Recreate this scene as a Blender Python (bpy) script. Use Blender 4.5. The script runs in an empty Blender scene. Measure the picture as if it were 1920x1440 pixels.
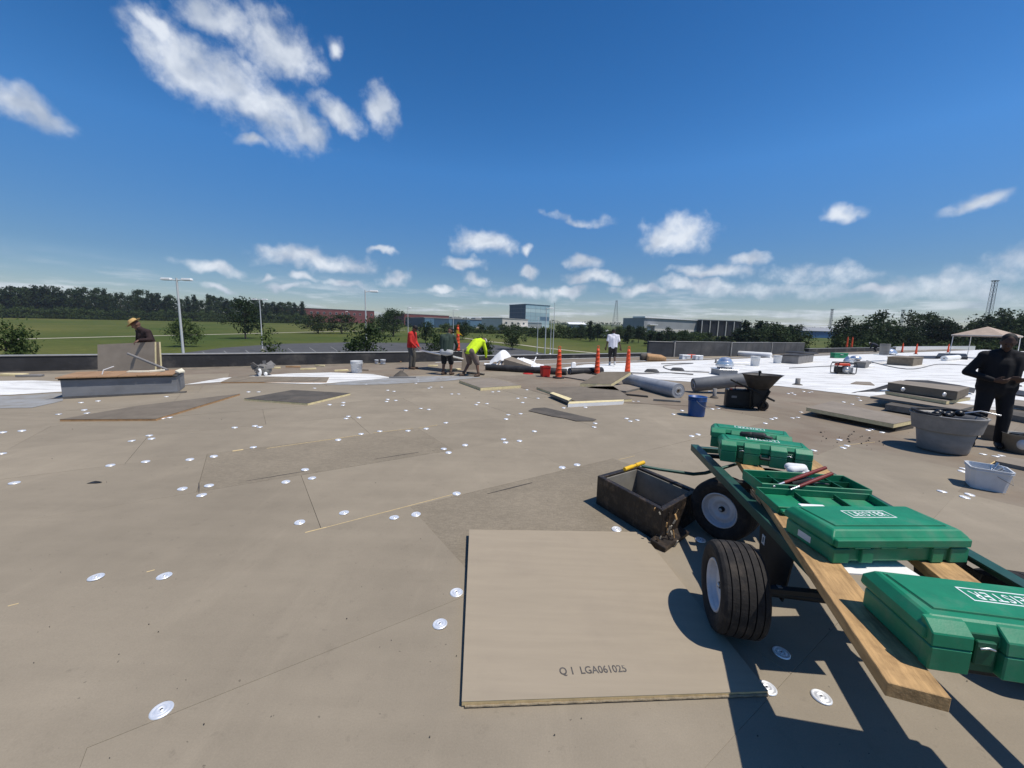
import bpy, bmesh, math, random
from mathutils import Vector, Matrix, Euler, noise
R = math.radians
sc = bpy.context.scene
col = sc.collection
random.seed(7)

# ------------------------------------------------------------------ camera
F, PITCH, ROLL, EYE = 735.0, math.atan((720 - 617) / 735.0), R(1.5), 1.58      # focal length in photo pixels, tilt, roll, eye height
cam = bpy.data.cameras.new('camera')
cam.sensor_width = 36.0
cam.lens = 36.0 * F / 1920.0
cam.clip_start, cam.clip_end = 0.05, 12000
camo = bpy.data.objects.new('camera', cam)
camo.matrix_world = Matrix.Translation((0, 0, EYE)) @ Matrix.Rotation(math.pi / 2 - PITCH, 4, 'X') @ Matrix.Rotation(ROLL, 4, 'Z')
col.objects.link(camo)
sc.camera = camo

# ------------------------------------------------------------------ light
SUN_AZ, SUN_EL = R(114), R(65)                      # clockwise from straight ahead, above the horizon
sun_dir = Vector((math.sin(SUN_AZ) * math.cos(SUN_EL), math.cos(SUN_AZ) * math.cos(SUN_EL), math.sin(SUN_EL)))
sl = bpy.data.lights.new('sun', 'SUN')
sl.energy, sl.angle, sl.color = 4.2, R(0.53), (1.0, 0.945, 0.86)
so = bpy.data.objects.new('sun', sl)
so.rotation_euler = sun_dir.to_track_quat('Z', 'Y').to_euler()
col.objects.link(so)
sc.view_settings.view_transform = 'Standard'
sc.view_settings.look = 'None'
sc.view_settings.gamma = 1.0
sc.view_settings.use_curve_mapping = False
sc.view_settings.exposure = 0.13

def ray(px, py):
    """direction of the sight line through a point of the 1920x1440 photograph"""
    x, y = (px - 960) / F, -(py - 720) / F
    c, s = math.cos(ROLL), math.sin(ROLL)
    x, y = c * x - s * y, s * x + c * y
    return Vector((x, math.cos(PITCH) + y * math.sin(PITCH), -math.sin(PITCH) + y * math.cos(PITCH)))
def at(px, py, z=0.0):
    d = ray(px, py)
    return Vector((0, 0, EYE)) + d * ((z - EYE) / d.z)
def atd(px, py, Y):
    d = ray(px, py)
    return Vector((0, 0, EYE)) + d * (Y / d.y)
G0, GS = -6.0, 0.021                                # the land lies 6 m below the roof and rises gently away from the building
def gz(y): return G0 + GS * y
def atg(px, py, lift=0.0):
    d = ray(px, py)
    t = (G0 + lift - EYE) / (d.z - GS * d.y)
    return Vector((0, 0, EYE)) + d * t

# ------------------------------------------------------------------ world: sky with clouds
def build_world():
    w = bpy.data.worlds.new('World')
    sc.world = w
    w.use_nodes = True
    nt = w.node_tree
    nt.nodes.clear()
    N, L = nt.nodes.new, nt.links.new
    out = N('ShaderNodeOutputWorld')
    bg = N('ShaderNodeBackground')
    bg.inputs[1].default_value = 0.09
    sky = N('ShaderNodeTexSky')
    sky.sky_type = 'NISHITA'
    sky.sun_disc = False
    sky.sun_elevation, sky.sun_rotation = SUN_EL, SUN_AZ
    sky.altitude, sky.air_density, sky.dust_density, sky.ozone_density = 60, 1.0, 0.25, 3.0
    hs = N('ShaderNodeHueSaturation')
    hs.inputs['Saturation'].default_value = 1.28
    hs.inputs['Value'].default_value = 0.92
    tint = N('ShaderNodeMix'); tint.data_type = 'RGBA'; tint.blend_type = 'MULTIPLY'; tint.inputs[0].default_value = 1; tint.inputs[7].default_value = (0.93, 0.97, 1.10, 1)
    L(sky.outputs[0], tint.inputs[6]); L(tint.outputs[2], hs.inputs['Color'])
    tc = N('ShaderNodeTexCoord')
    dirv = tc.outputs['Generated']
    def math_(op, a, b=None, c=None, clamp=False):
        n = N('ShaderNodeMath'); n.operation = op; n.use_clamp = clamp
        for i, v in enumerate((a, b, c)):
            if v is None: continue
            if isinstance(v, (int, float)): n.inputs[i].default_value = v
            else: L(v, n.inputs[i])
        return n.outputs[0]
    def vmath(op, a, b=None, s=None):
        n = N('ShaderNodeVectorMath'); n.operation = op
        for i, v in enumerate((a, b)):
            if v is None: continue
            if isinstance(v, (tuple, list)): n.inputs[i].default_value = v
            else: L(v, n.inputs[i])
        if s is not None: n.inputs['Scale'].default_value = s
        return n
    def noise_(vec, scale, detail, rough=0.55, dist=0.0):
        n = N('ShaderNodeTexNoise')
        n.inputs['Scale'].default_value, n.inputs['Detail'].default_value = scale, detail
        n.inputs['Roughness'].default_value, n.inputs['Distortion'].default_value = rough, dist
        L(vec, n.inputs['Vector'])
        return n
    def sstep(x, a, b):
        n = N('ShaderNodeMapRange'); n.interpolation_type = 'SMOOTHSTEP'
        L(x, n.inputs['Value'])
        n.inputs['From Min'].default_value, n.inputs['From Max'].default_value = a, b
        return n.outputs[0]
    sep = N('ShaderNodeSeparateXYZ'); L(dirv, sep.inputs[0])
    warp = noise_(dirv, 9.0, 3, 0.6)
    wv = vmath('SUBTRACT', warp.outputs['Color'], (0.5, 0.5, 0.5))
    ws = vmath('SCALE', wv.outputs[0], s=0.085)
    wd = vmath('ADD', dirv, ws.outputs[0])
    # clear air brightens towards the lower sky, alike all round
    ramp = N('ShaderNodeValToRGB'); L(sep.outputs['Z'], ramp.inputs[0])
    els = ramp.color_ramp.elements
    els[0].position, els[0].color = 0.0, (0.92, 0.84, 0.76, 1); els[1].position, els[1].color = 0.72, (1, 1, 1, 1)
    e_ = els.new(0.13); e_.color = (0.96, 0.90, 0.84, 1)
    e_ = els.new(0.34); e_.color = (1.62, 1.46, 1.34, 1)
    glow = N('ShaderNodeVectorMath'); glow.operation = 'MULTIPLY'; L(hs.outputs[0], glow.inputs[0]); L(ramp.outputs[0], glow.inputs[1])
    # individual clouds: (pixel, half size in pixels, slant in degrees)
    clouds = [((345, 110), (135, 60), 40), ((465, 185), (165, 54), 30), ((560, 235), (85, 30), 28), ((520, 90), (100, 54), 24), ((405, 28), (85, 34), 28), ((290, 45), (80, 26), 45),
              ((640, 218), (58, 24), 35), ((715, 212), (34, 36), 30), ((40, 205), (110, 30), 26), ((638, 95), (22, 16), 30), ((300, 40), (60, 22), 50), ((465, 268), (28, 14), 20),
              ((915, 452), (62, 26), 4), ((990, 466), (16, 14), 0), ((875, 493), (40, 13), 0), ((1262, 444), (68, 30), -3), ((395, 494), (58, 13), 6), ((590, 484), (105, 22), 6),
              ((893, 525), (22, 12), 8), ((1093, 495), (30, 13), 0), ((995, 507), (22, 11), 0), ((1115, 522), (55, 12), 2), ((1400, 489), (48, 14), 0), ((1330, 510), (75, 13), 0),
              ((1545, 520), (150, 26), 0), ((1575, 405), (42, 16), -10), ((1825, 385), (75, 20), -16), ((1300, 535), (95, 14), 0), ((1640, 548), (90, 12), 0), ((740, 524), (32, 12), 6),
              ((640, 530), (52, 11), 8), ((565, 521), (20, 9), 0), ((970, 545), (60, 11), 0), ((1060, 545), (50, 12), 0), ((1200, 545), (60, 12), 0), ((500, 519), (22, 7), 0), ((715, 476), (22, 8), 0),
              ((410, 537), (35, 7), 5), ((540, 535), (48, 7), 5), ((835, 543), (35, 8), 0), ((1085, 412), (75, 10), 8), ((1890, 505), (80, 30), -6), ((1480, 545), (330, 22), 1), ((1780, 540), (200, 30), 0)]
    soft = {((1480, 545), (330, 22), 1), ((1780, 540), (200, 30), 0), ((1545, 520), (150, 26), 0), ((1085, 412), (75, 10), 8), ((1890, 505), (80, 30), -6)}
    dmin = None
    for c in clouds:
        (px, py), (hw, hh), ang = c
        cc = ray(px, py).normalized()
        ax = (ray(px + 40 * math.cos(R(ang)), py + 40 * math.sin(R(ang))).normalized() - cc)
        ax = (ax - cc * ax.dot(cc)); kx = ax.length / 40; ax.normalize()
        ay = cc.cross(ax)
        ky = (ray(px - 40 * math.sin(R(ang)), py + 40 * math.cos(R(ang))).normalized() - cc).length / 40
        a_ = vmath('DOT_PRODUCT', wd.outputs[0], tuple(ax / (hw * kx))).outputs['Value']
        b_ = vmath('DOT_PRODUCT', wd.outputs[0], tuple(ay / (hh * ky))).outputs['Value']
        ln = math_('MULTIPLY_ADD', a_, a_, math_('MULTIPLY', b_, b_))
        if c in soft: ln = math_('ADD', ln, 0.4)
        dmin = ln if dmin is None else math_('MINIMUM', dmin, ln)
    dmin = math_('SQRT', dmin)
    fine = noise_(dirv, 24.0, 6, 0.62)
    k = math_('ADD', dmin, math_('MULTIPLY', math_('SUBTRACT', fine.outputs['Fac'], 0.5), 1.6))
    den = math_('SUBTRACT', 1.0, sstep(k, 0.18, 1.26))
    # a layer of small fair-weather cloud at one height, thickening towards the horizon all round
    zc = math_('ADD', math_('MAXIMUM', sep.outputs['Z'], 0.0), 0.055)
    flat = N('ShaderNodeCombineXYZ')
    L(math_('DIVIDE', sep.outputs['X'], zc), flat.inputs[0]); L(math_('DIVIDE', sep.outputs['Y'], zc), flat.inputs[1])
    lay = noise_(flat.outputs[0], 0.55, 5, 0.6)
    gate = sstep(sep.outputs['Z'], 0.125, 0.045)
    lden = math_('MULTIPLY', sstep(lay.outputs['Fac'], 0.47, 0.66), math_('MULTIPLY', gate, 0.72))
    den = math_('MAXIMUM', den, lden)
    den = math_('MULTIPLY', den, 0.9)
    # cloud colour: white billows with grey hollows
    shade = noise_(wd.outputs[0], 15.0, 3, 0.55)
    cr = N('ShaderNodeValToRGB')
    cr.color_ramp.elements[0].position, cr.color_ramp.elements[0].color = 0.33, (4.6, 5.3, 6.5, 1)
    cr.color_ramp.elements[1].position, cr.color_ramp.elements[1].color = 0.62, (8.6, 9.1, 9.8, 1)
    L(shade.outputs['Fac'], cr.inputs[0])
    mx = N('ShaderNodeMix'); mx.data_type = 'RGBA'
    L(den, mx.inputs[0]); L(glow.outputs[0], mx.inputs[6]); L(cr.outputs[0], mx.inputs[7])
    L(mx.outputs[2], bg.inputs[0])
    L(bg.outputs[0], out.inputs[0])
build_world()
sc.world.cycles.sampling_method = 'MANUAL'
sc.world.cycles.sample_map_resolution = 512

# ------------------------------------------------------------------ mesh helpers
class MB:
    """collects shapes; build() links them as one mesh object"""
    def __init__(s): s.v, s.f, s.sm = [], [], []
    def add(s, vs, fs, M=None, smooth=False):
        o = len(s.v)
        s.v += [tuple(M @ Vector(p)) if M else tuple(p) for p in vs]
        for f in fs: s.f.append([i + o for i in f]); s.sm.append(smooth)
        return s
    def box(s, c, d, rz=0, M=None, top=None):
        x, y, z = [k / 2 for k in d]
        tx, ty = top if top else (1, 1)
        vs = [(-x, -y, -z), (x, -y, -z), (x, y, -z), (-x, y, -z), (-x * tx, -y * ty, z), (x * tx, -y * ty, z), (x * tx, y * ty, z), (-x * tx, y * ty, z)]
        T = Matrix.Translation(c) @ Matrix.Rotation(rz, 4, 'Z')
        if M: T = M @ T
        return s.add(vs, [(0, 3, 2, 1), (4, 5, 6, 7), (0, 1, 5, 4), (1, 2, 6, 5), (2, 3, 7, 6), (3, 0, 4, 7)], T)
    def prism(s, pts, z0, z1, M=None):
        """outline in plan, counter-clockwise, from z0 to z1 (numbers, or lists per corner)"""
        n = len(pts)
        a = z0 if isinstance(z0, (list, tuple)) else [z0] * n
        b = z1 if isinstance(z1, (list, tuple)) else [z1] * n
        vs = [(p[0], p[1], a[i]) for i, p in enumerate(pts)] + [(p[0], p[1], b[i]) for i, p in enumerate(pts)]
        fs = [tuple(reversed(range(n))), tuple(range(n, 2 * n))] + [(i, (i + 1) % n, (i + 1) % n + n, i + n) for i in range(n)]
        return s.add(vs, fs, M)
    def tube(s, pts, r, seg=8, caps=True, M=None, closed=False, sx=1.0):
        pts = [Vector(p) for p in pts]
        n = len(pts)
        rs = r if isinstance(r, (list, tuple)) else [r] * n
        vs, fs = [], []
        up = Vector((0, 0, 1))
        prev = None
        for i, p in enumerate(pts):
            if closed: t = pts[(i + 1) % n] - pts[i - 1]
            else: t = pts[min(i + 1, n - 1)] - pts[max(i - 1, 0)]
            t.normalize()
            a = prev if prev is not None else (up if abs(t.z) < 0.9 else Vector((1, 0, 0)))
            a = a - t * a.dot(t)
            if a.length < 1e-5: a = t.orthogonal()
            a.normalize(); prev = a
            b = t.cross(a)
            for k in range(seg):
                th = 2 * math.pi * k / seg
                vs.append(p + a * (rs[i] * math.cos(th)) + b * (rs[i] * sx * math.sin(th)))
        m = n if closed else n - 1
        for i in range(m):
            for k in range(seg):
                j = (i + 1) % n
                fs.append((i * seg + k, i * seg + (k + 1) % seg, j * seg + (k + 1) % seg, j * seg + k))
        s.add(vs, fs, M, True)
        if caps and not closed:
            s.add(vs[:seg], [tuple(reversed(range(seg)))], M)
            s.add(vs[-seg:], [tuple(range(seg))], M)
        return s
    def lathe(s, prof, seg=24, M=None, smooth=True, close=False, sy=1.0):
        """profile [(r, z)] turned about z"""
        n = len(prof)
        vs = [(r * math.cos(2 * math.pi * k / seg), sy * r * math.sin(2 * math.pi * k / seg), z) for r, z in prof for k in range(seg)]
        fs = []
        for i in range(n - 1 if not close else n):
            j = (i + 1) % n
            for k in range(seg):
                fs.append((i * seg + k, i * seg + (k + 1) % seg, j * seg + (k + 1) % seg, j * seg + k))
        return s.add(vs, fs, M, smooth)
    def ball(s, c, r, seg=12, rings=8, M=None, sq=None):
        c = Vector(c)
        rr = r if isinstance(r, (list, tuple)) else (r, r, r)
        vs = [c + Vector((0, 0, -rr[2]))]
        for i in range(1, rings):
            ph = -math.pi / 2 + math.pi * i / rings
            for k in range(seg):
                th = 2 * math.pi * k / seg
                vs.append(c + Vector((rr[0] * math.cos(ph) * math.cos(th), rr[1] * math.cos(ph) * math.sin(th), rr[2] * math.sin(ph))))
        vs.append(c + Vector((0, 0, rr[2])))
        fs = [(0, 1 + (k + 1) % seg, 1 + k) for k in range(seg)]
        for i in range(rings - 2):
            for k in range(seg):
                a, b = 1 + i * seg + k, 1 + i * seg + (k + 1) % seg
                fs.append((a, b, b + seg, a + seg))
        t = len(vs) - 1
        fs += [(t, t - seg + k, t - seg + (k + 1) % seg) for k in range(seg)]
        return s.add(vs, fs, M, True)
    def cap(s, p, q, r0, r1, seg=10):
        """capsule with two radii"""
        p, q = Vector(p), Vector(q)
        d = q - p; l = max(d.length, 1e-4); d = d / l
        M = Matrix.Translation(p) @ d.to_track_quat('Z', 'Y').to_matrix().to_4x4()
        prof = [(r0 * math.cos(a), r0 * math.sin(a)) for a in [-math.pi / 2 * .98, -1.05, -.52, 0]] + [(r1 * math.cos(a), l + r1 * math.sin(a)) for a in [0, .52, 1.05, math.pi / 2 * .98]]
        s.lathe(prof, seg, M)
        n = len(prof)
        vs = [(prof[i][0] * math.cos(2 * math.pi * k / seg), prof[i][0] * math.sin(2 * math.pi * k / seg), prof[i][1]) for i in (0, n - 1) for k in range(seg)]
        s.add(vs, [tuple(reversed(range(seg))), tuple(range(seg, 2 * seg))], M, True)
        return s
    def mesh(s, name, bevel=0.0, bseg=1):
        me = bpy.data.meshes.new(name)
        me.from_pydata(s.v, [], s.f)
        me.polygons.foreach_set('use_smooth', s.sm)
        if bevel > 0:
            bm = bmesh.new(); bm.from_mesh(me)
            bmesh.ops.remove_doubles(bm, verts=bm.verts, dist=1e-5)
            es = [e for e in bm.edges if len(e.link_faces) == 2 and e.calc_face_angle(0) > 0.6]
            bmesh.ops.bevel(bm, geom=es, offset=bevel, segments=bseg, profile=0.5, affect='EDGES', clamp_overlap=True)
            bm.to_mesh(me); bm.free()
        me.update()
        return me
    def build(s, name, m, parent=None, bevel=0.0, bseg=1, loc=None, rot=None):
        return link(name, s.mesh(name, bevel, bseg), m, parent, loc, rot)

def link(name, me, m, parent=None, loc=None, rot=None):
    o = bpy.data.objects.new(name, me)
    col.objects.link(o)
    if m is not None:
        if not me.materials: me.materials.append(m)
    if parent: o.parent = parent
    if loc is not None: o.location = loc
    if rot is not None: o.rotation_euler = rot
    return o
def tag(o, label=None, cat=None, group=None, kind=None):
    if label: o['label'] = label
    if cat: o['category'] = cat
    if group: o['group'] = group
    if kind: o['kind'] = kind
    return o
def thing(name, label, cat, loc=(0, 0, 0), rz=0.0, group=None, rot=None):
    o = bpy.data.objects.new(name, None)
    col.objects.link(o)
    o.empty_display_size = 0.1
    o.location = loc
    o.rotation_euler = rot if rot is not None else (0, 0, rz)
    return tag(o, label, cat, group)
def copy_tree(o, parent=None):
    c = o.copy(); col.objects.link(c); c.parent = parent
    for ch in list(o.children): copy_tree(ch, c)
    return c
def rotm(rx=0, ry=0, rz=0): return Euler((rx, ry, rz)).to_matrix().to_4x4()
def T(x, y, z): return Matrix.Translation((x, y, z))

# ------------------------------------------------------------------ materials
MATS = {}
def mat(name, c, rough=0.7, metal=0.0, var=0.12, scale=6.0, bump=0.0, bscale=40.0, c2=None, spec=0.35, dirt=0.0, dirtc=(0.05, 0.045, 0.04), dscale=1.5, stretch=None, detail=5):
    """principled with a noise-broken colour, optional dirt and fine relief"""
    if name in MATS: return MATS[name]
    m = bpy.data.materials.new(name); MATS[name] = m
    m.use_nodes = True
    nt = m.node_tree; N, L = nt.nodes.new, nt.links.new
    b = nt.nodes['Principled BSDF']
    b.inputs['Roughness'].default_value = rough
    b.inputs['Metallic'].default_value = metal
    b.inputs['Specular IOR Level'].default_value = spec
    tc = N('ShaderNodeTexCoord')
    vec = tc.outputs['Object']
    if stretch:
        mp = N('ShaderNodeMapping'); mp.inputs['Scale'].default_value = stretch
        L(vec, mp.inputs[0]); vec = mp.outputs[0]
    n = N('ShaderNodeTexNoise'); n.inputs['Scale'].default_value = scale; n.inputs['Detail'].default_value = detail; n.inputs['Roughness'].default_value = 0.62
    L(vec, n.inputs['Vector'])
    cr = N('ShaderNodeValToRGB')
    a = c2 if c2 else tuple(k * (1 - var) for k in c)
    d = c if c2 else tuple(min(1, k * (1 + var)) for k in c)
    cr.color_ramp.elements[0].position, cr.color_ramp.elements[1].position = 0.32, 0.68
    cr.color_ramp.elements[0].color = (*a, 1); cr.color_ramp.elements[1].color = (*d, 1)
    L(n.outputs['Fac'], cr.inputs[0])
    src = cr.outputs[0]
    if dirt > 0:
        n2 = N('ShaderNodeTexNoise'); n2.inputs['Scale'].default_value = dscale; n2.inputs['Detail'].default_value = 7; n2.inputs['Roughness'].default_value = 0.66
        L(tc.outputs['Object'], n2.inputs['Vector'])
        mr = N('ShaderNodeMapRange'); mr.inputs['From Min'].default_value, mr.inputs['From Max'].default_value = 0.5, 0.75
        mr.inputs['To Max'].default_value = dirt
        L(n2.outputs['Fac'], mr.inputs[0])
        mx = N('ShaderNodeMix'); mx.data_type = 'RGBA'
        L(mr.outputs[0], mx.inputs[0]); L(src, mx.inputs[6]); mx.inputs[7].default_value = (*dirtc, 1)
        src = mx.outputs[2]
    L(src, b.inputs['Base Color'])
    if bump > 0:
        n3 = N('ShaderNodeTexNoise'); n3.inputs['Scale'].default_value = bscale; n3.inputs['Detail'].default_value = 4
        L(vec, n3.inputs['Vector'])
        bp = N('ShaderNodeBump'); bp.inputs['Strength'].default_value = min(1.0, bump); bp.inputs['Distance'].default_value = 0.01
        L(n3.outputs['Fac'], bp.inputs['Height']); L(bp.outputs[0], b.inputs['Normal'])
    return m
# ------------------------------------------------------------------ roof
A34 = R(34.3)
U, NV = Vector((math.cos(A34), math.sin(A34), 0)), Vector((-math.sin(A34), math.cos(A34), 0))   # directions of the board rows
def un(p): return p.dot(U), p.dot(NV)
def board_material(name, c, rough_felt=False, brown=0.0):
    m = bpy.data.materials.new(name); m.use_nodes = True
    nt = m.node_tree; N, L = nt.nodes.new, nt.links.new
    b = nt.nodes['Principled BSDF']; b.inputs['Roughness'].default_value = 0.85; b.inputs['Specular IOR Level'].default_value = 0.25
    g = N('ShaderNodeNewGeometry'); oi = N('ShaderNodeObjectInfo')
    def nz(scale, detail, rough=0.6, sv=None):
        n = N('ShaderNodeTexNoise'); n.inputs['Scale'].default_value = scale; n.inputs['Detail'].default_value = detail; n.inputs['Roughness'].default_value = rough
        v = g.outputs['Position']
        if sv:
            mp = N('ShaderNodeMapping'); mp.inputs['Rotation'].default_value = (0, 0, -A34); mp.inputs['Scale'].default_value = sv
            L(v, mp.inputs[0]); v = mp.outputs[0]
        L(v, n.inputs['Vector']); return n.outputs['Fac']
    def rng(x, a, b_, c_, d):
        n = N('ShaderNodeMapRange'); L(x, n.inputs[0])
        for i, v in enumerate((a, b_, c_, d)): n.inputs[i + 1].default_value = v
        return n.outputs[0]
    def mul(x, y):
        n = N('ShaderNodeMath'); n.operation = 'MULTIPLY'; L(x, n.inputs[0])
        if isinstance(y, float): n.inputs[1].default_value = y
        else: L(y, n.inputs[1])
        return n.outputs[0]
    v = mul(rng(nz(0.45, 6), 0.3, 0.7, 0.86, 1.12), rng(nz(2.3, 7, 0.65), 0.3, 0.7, 0.93, 1.06))
    v = mul(v, rng(nz(150.0, 3, 0.7), 0.3, 0.7, 0.93, 1.07))
    v = mul(v, rng(oi.outputs['Random'], 0, 1, 0.95, 1.04))
    v = mul(v, rng(nz(3.0, 5, 0.6, (0.12, 1.6, 1)), 0.35, 0.7, 0.95, 1.03))                      # drag marks along the boards
    v = mul(v, rng(nz(11.0, 5, 0.7), 0.62, 0.72, 1.0, 0.84))                                   # footprints and spots
    v = mul(v, rng(nz(38.0, 2, 0.5), 0.735, 0.76, 1.0, 0.6))
    v = mul(v, rng(nz(1.3, 6, 0.7, (1.2, 0.25, 1)), 0.28, 0.44, 1.13, 1.0))                     # pale dust smears
    v = mul(v, rng(nz(5.0, 6, 0.75), 0.60, 0.78, 1.0, 0.82))
    if rough_felt:
        vo = N('ShaderNodeTexVoronoi'); vo.inputs['Scale'].default_value = 26
        mp = N('ShaderNodeMapping'); mp.inputs['Rotation'].default_value = (0, 0, -A34); mp.inputs['Scale'].default_value = (0.6, 1.4, 1)
        L(g.outputs['Position'], mp.inputs[0]); L(mp.outputs[0], vo.inputs['Vector'])
        v = mul(v, rng(vo.outputs['Distance'], 0.0, 0.7, 1.04, 0.88))
        v = mul(v, rng(nz(60.0, 4, 0.7), 0.35, 0.65, 0.86, 1.10))
    mixc = N('ShaderNodeMix'); mixc.data_type = 'RGBA'; mixc.blend_type = 'MULTIPLY'; mixc.inputs[0].default_value = 1
    base = N('ShaderNodeMix'); base.data_type = 'RGBA'
    base.inputs[6].default_value = (*c, 1); base.inputs[7].default_value = (0.145, 0.10, 0.07, 1)
    L(rng(nz(0.9, 6, 0.62), 0.42 if brown else 0.60, 0.62 if brown else 0.85, 0.0, max(brown, 0.12)), base.inputs[0])
    L(base.outputs[2], mixc.inputs[6])
    cx = N('ShaderNodeCombineXYZ'); [L(v, cx.inputs[i]) for i in range(3)]
    L(cx.outputs[0], mixc.inputs[7])
    L(mixc.outputs[2], b.inputs['Base Color'])
    bp = N('ShaderNodeBump'); bp.inputs['Strength'].default_value = 0.5 if rough_felt else 0.16; bp.inputs['Distance'].default_value = 0.004
    L(nz(55.0 if rough_felt else 90.0, 5, 0.7), bp.inputs['Height']); L(bp.outputs[0], b.inputs['Normal'])
    return m
M_board = board_material('cover_board', (0.264, 0.223, 0.165))
M_felt = board_material('cover_board_felt_side', (0.256, 0.215, 0.157), rough_felt=True)
M_brown = board_material('cover_board_stained', (0.238, 0.198, 0.148), brown=0.5)
M_deck = mat('old_deck', (0.19, 0.16, 0.12), 0.9, var=0.3, scale=3)
M_foam_edge = mat('foam_edge', (0.62, 0.47, 0.24), 0.8, var=0.15, scale=20)
M_foam = mat('yellow_foam', (0.68, 0.58, 0.33), 0.8, var=0.14, scale=14, bump=0.3)
M_galv = mat('galvanised', (0.90, 0.91, 0.92), 0.42, 0.55, var=0.08, scale=30, dirt=0.25, dirtc=(0.3, 0.28, 0.25), dscale=12)
M_white = None
def membrane_material():
    m = bpy.data.materials.new('white_membrane'); m.use_nodes = True
    nt = m.node_tree; N, L = nt.nodes.new, nt.links.new
    b = nt.nodes['Principled BSDF']; b.inputs['Roughness'].default_value = 0.5
    g = N('ShaderNodeNewGeometry')
    mp = N('ShaderNodeMapping'); mp.inputs['Rotation'].default_value = (0, 0, -A34); mp.inputs['Scale'].default_value = (0.35, 1.7, 1)
    L(g.outputs['Position'], mp.inputs[0])
    n = N('ShaderNodeTexNoise'); n.inputs['Scale'].default_value = 1.1; n.inputs['Detail'].default_value = 5; L(mp.outputs[0], n.inputs[0])
    n2 = N('ShaderNodeTexNoise'); n2.inputs['Scale'].default_value = 1.6; n2.inputs['Detail'].default_value = 8; n2.inputs['Roughness'].default_value = 0.7; L(mp.outputs[0], n2.inputs[0])
    cr = N('ShaderNodeValToRGB')
    e = cr.color_ramp.elements; e[0].position, e[0].color = 0.30, (0.34, 0.31, 0.27, 1); e[1].position, e[1].color = 0.52, (0.80, 0.785, 0.74, 1)
    L(n2.outputs['Fac'], cr.inputs[0]); L(cr.outputs[0], b.inputs['Base Color'])
    bp = N('ShaderNodeBump'); bp.inputs['Strength'].default_value = 1.0; bp.inputs['Distance'].default_value = 0.16
    L(n.outputs['Fac'], bp.inputs['Height']); L(bp.outputs[0], b.inputs['Normal'])
    return m
M_white = membrane_material()
M_tpo = mat('white_plastic_sheet', (0.80, 0.80, 0.79), 0.45, var=0.04, scale=8, dirt=0.25, dirtc=(0.45, 0.42, 0.38))
M_black = mat('black_rubber', (0.022, 0.022, 0.024), 0.6, var=0.3, scale=8, dirt=0.5, dirtc=(0.10, 0.095, 0.09), dscale=3)
M_greyroll = mat('grey_membrane_back', (0.145, 0.15, 0.158), 0.62, var=0.12, scale=7, dirt=0.3, dirtc=(0.07, 0.07, 0.07))
M_parapet = mat('old_black_flashing', (0.030, 0.030, 0.032), 0.75, var=0.3, scale=2.2, dirt=0.8, dirtc=(0.16, 0.145, 0.125), dscale=0.8, bump=0.5, bscale=9)
M_coping = mat('coping_metal', (0.30, 0.29, 0.27), 0.5, 0.2, var=0.15, scale=5)

roof = MB().prism([tuple((Vector(U) * a + Vector(NV) * b)[:2]) for a, b in ((-45, -8), (110, -8), (110, 17.6), (-45, 17.6))], -0.6, -0.009).build('roof_deck', M_deck)
tag(roof, kind='structure')

mem_right = [at(1036, 693), at(1110, 702), at(1176, 708), at(1290, 716), at(1460, 724), at(1520, 731), at(1600, 741), at(1700, 752), at(1800, 763), at(1990, 782), Vector((26, 6, 0)), Vector((95, 50, 0)), Vector((90, 75.5, 0)), Vector((60, 55.6, 0)), Vector((3.5, 18.6, 0))]
mem_left = [at(-260, 752), at(20, 741), at(119, 735), at(118, 716), at(60, 714), at(-300, 720)]
mem_mid = [at(345, 722), at(420, 716), at(600, 721), at(648, 716), at(735, 709), at(700, 702), at(620, 699), at(540, 701), at(420, 709)]
def inpoly(p, poly):
    c = False
    for i in range(len(poly)):
        a, b = poly[i], poly[i - 1]
        if (a.y > p.y) != (b.y > p.y) and p.x < (b.x - a.x) * (p.y - a.y) / (b.y - a.y) + a.x: c = not c
    return c
def sheet(name, pts, z, m, parent=None, th=0.003):
    mb = MB()
    p = [(q[0], q[1]) for q in pts]
    ar = sum(p[i - 1][0] * p[i][1] - p[i][0] * p[i - 1][1] for i in range(len(p)))
    if ar < 0: p.reverse()
    mb.prism(p, z - th, z)
    return mb.build(name, m, parent)

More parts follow.
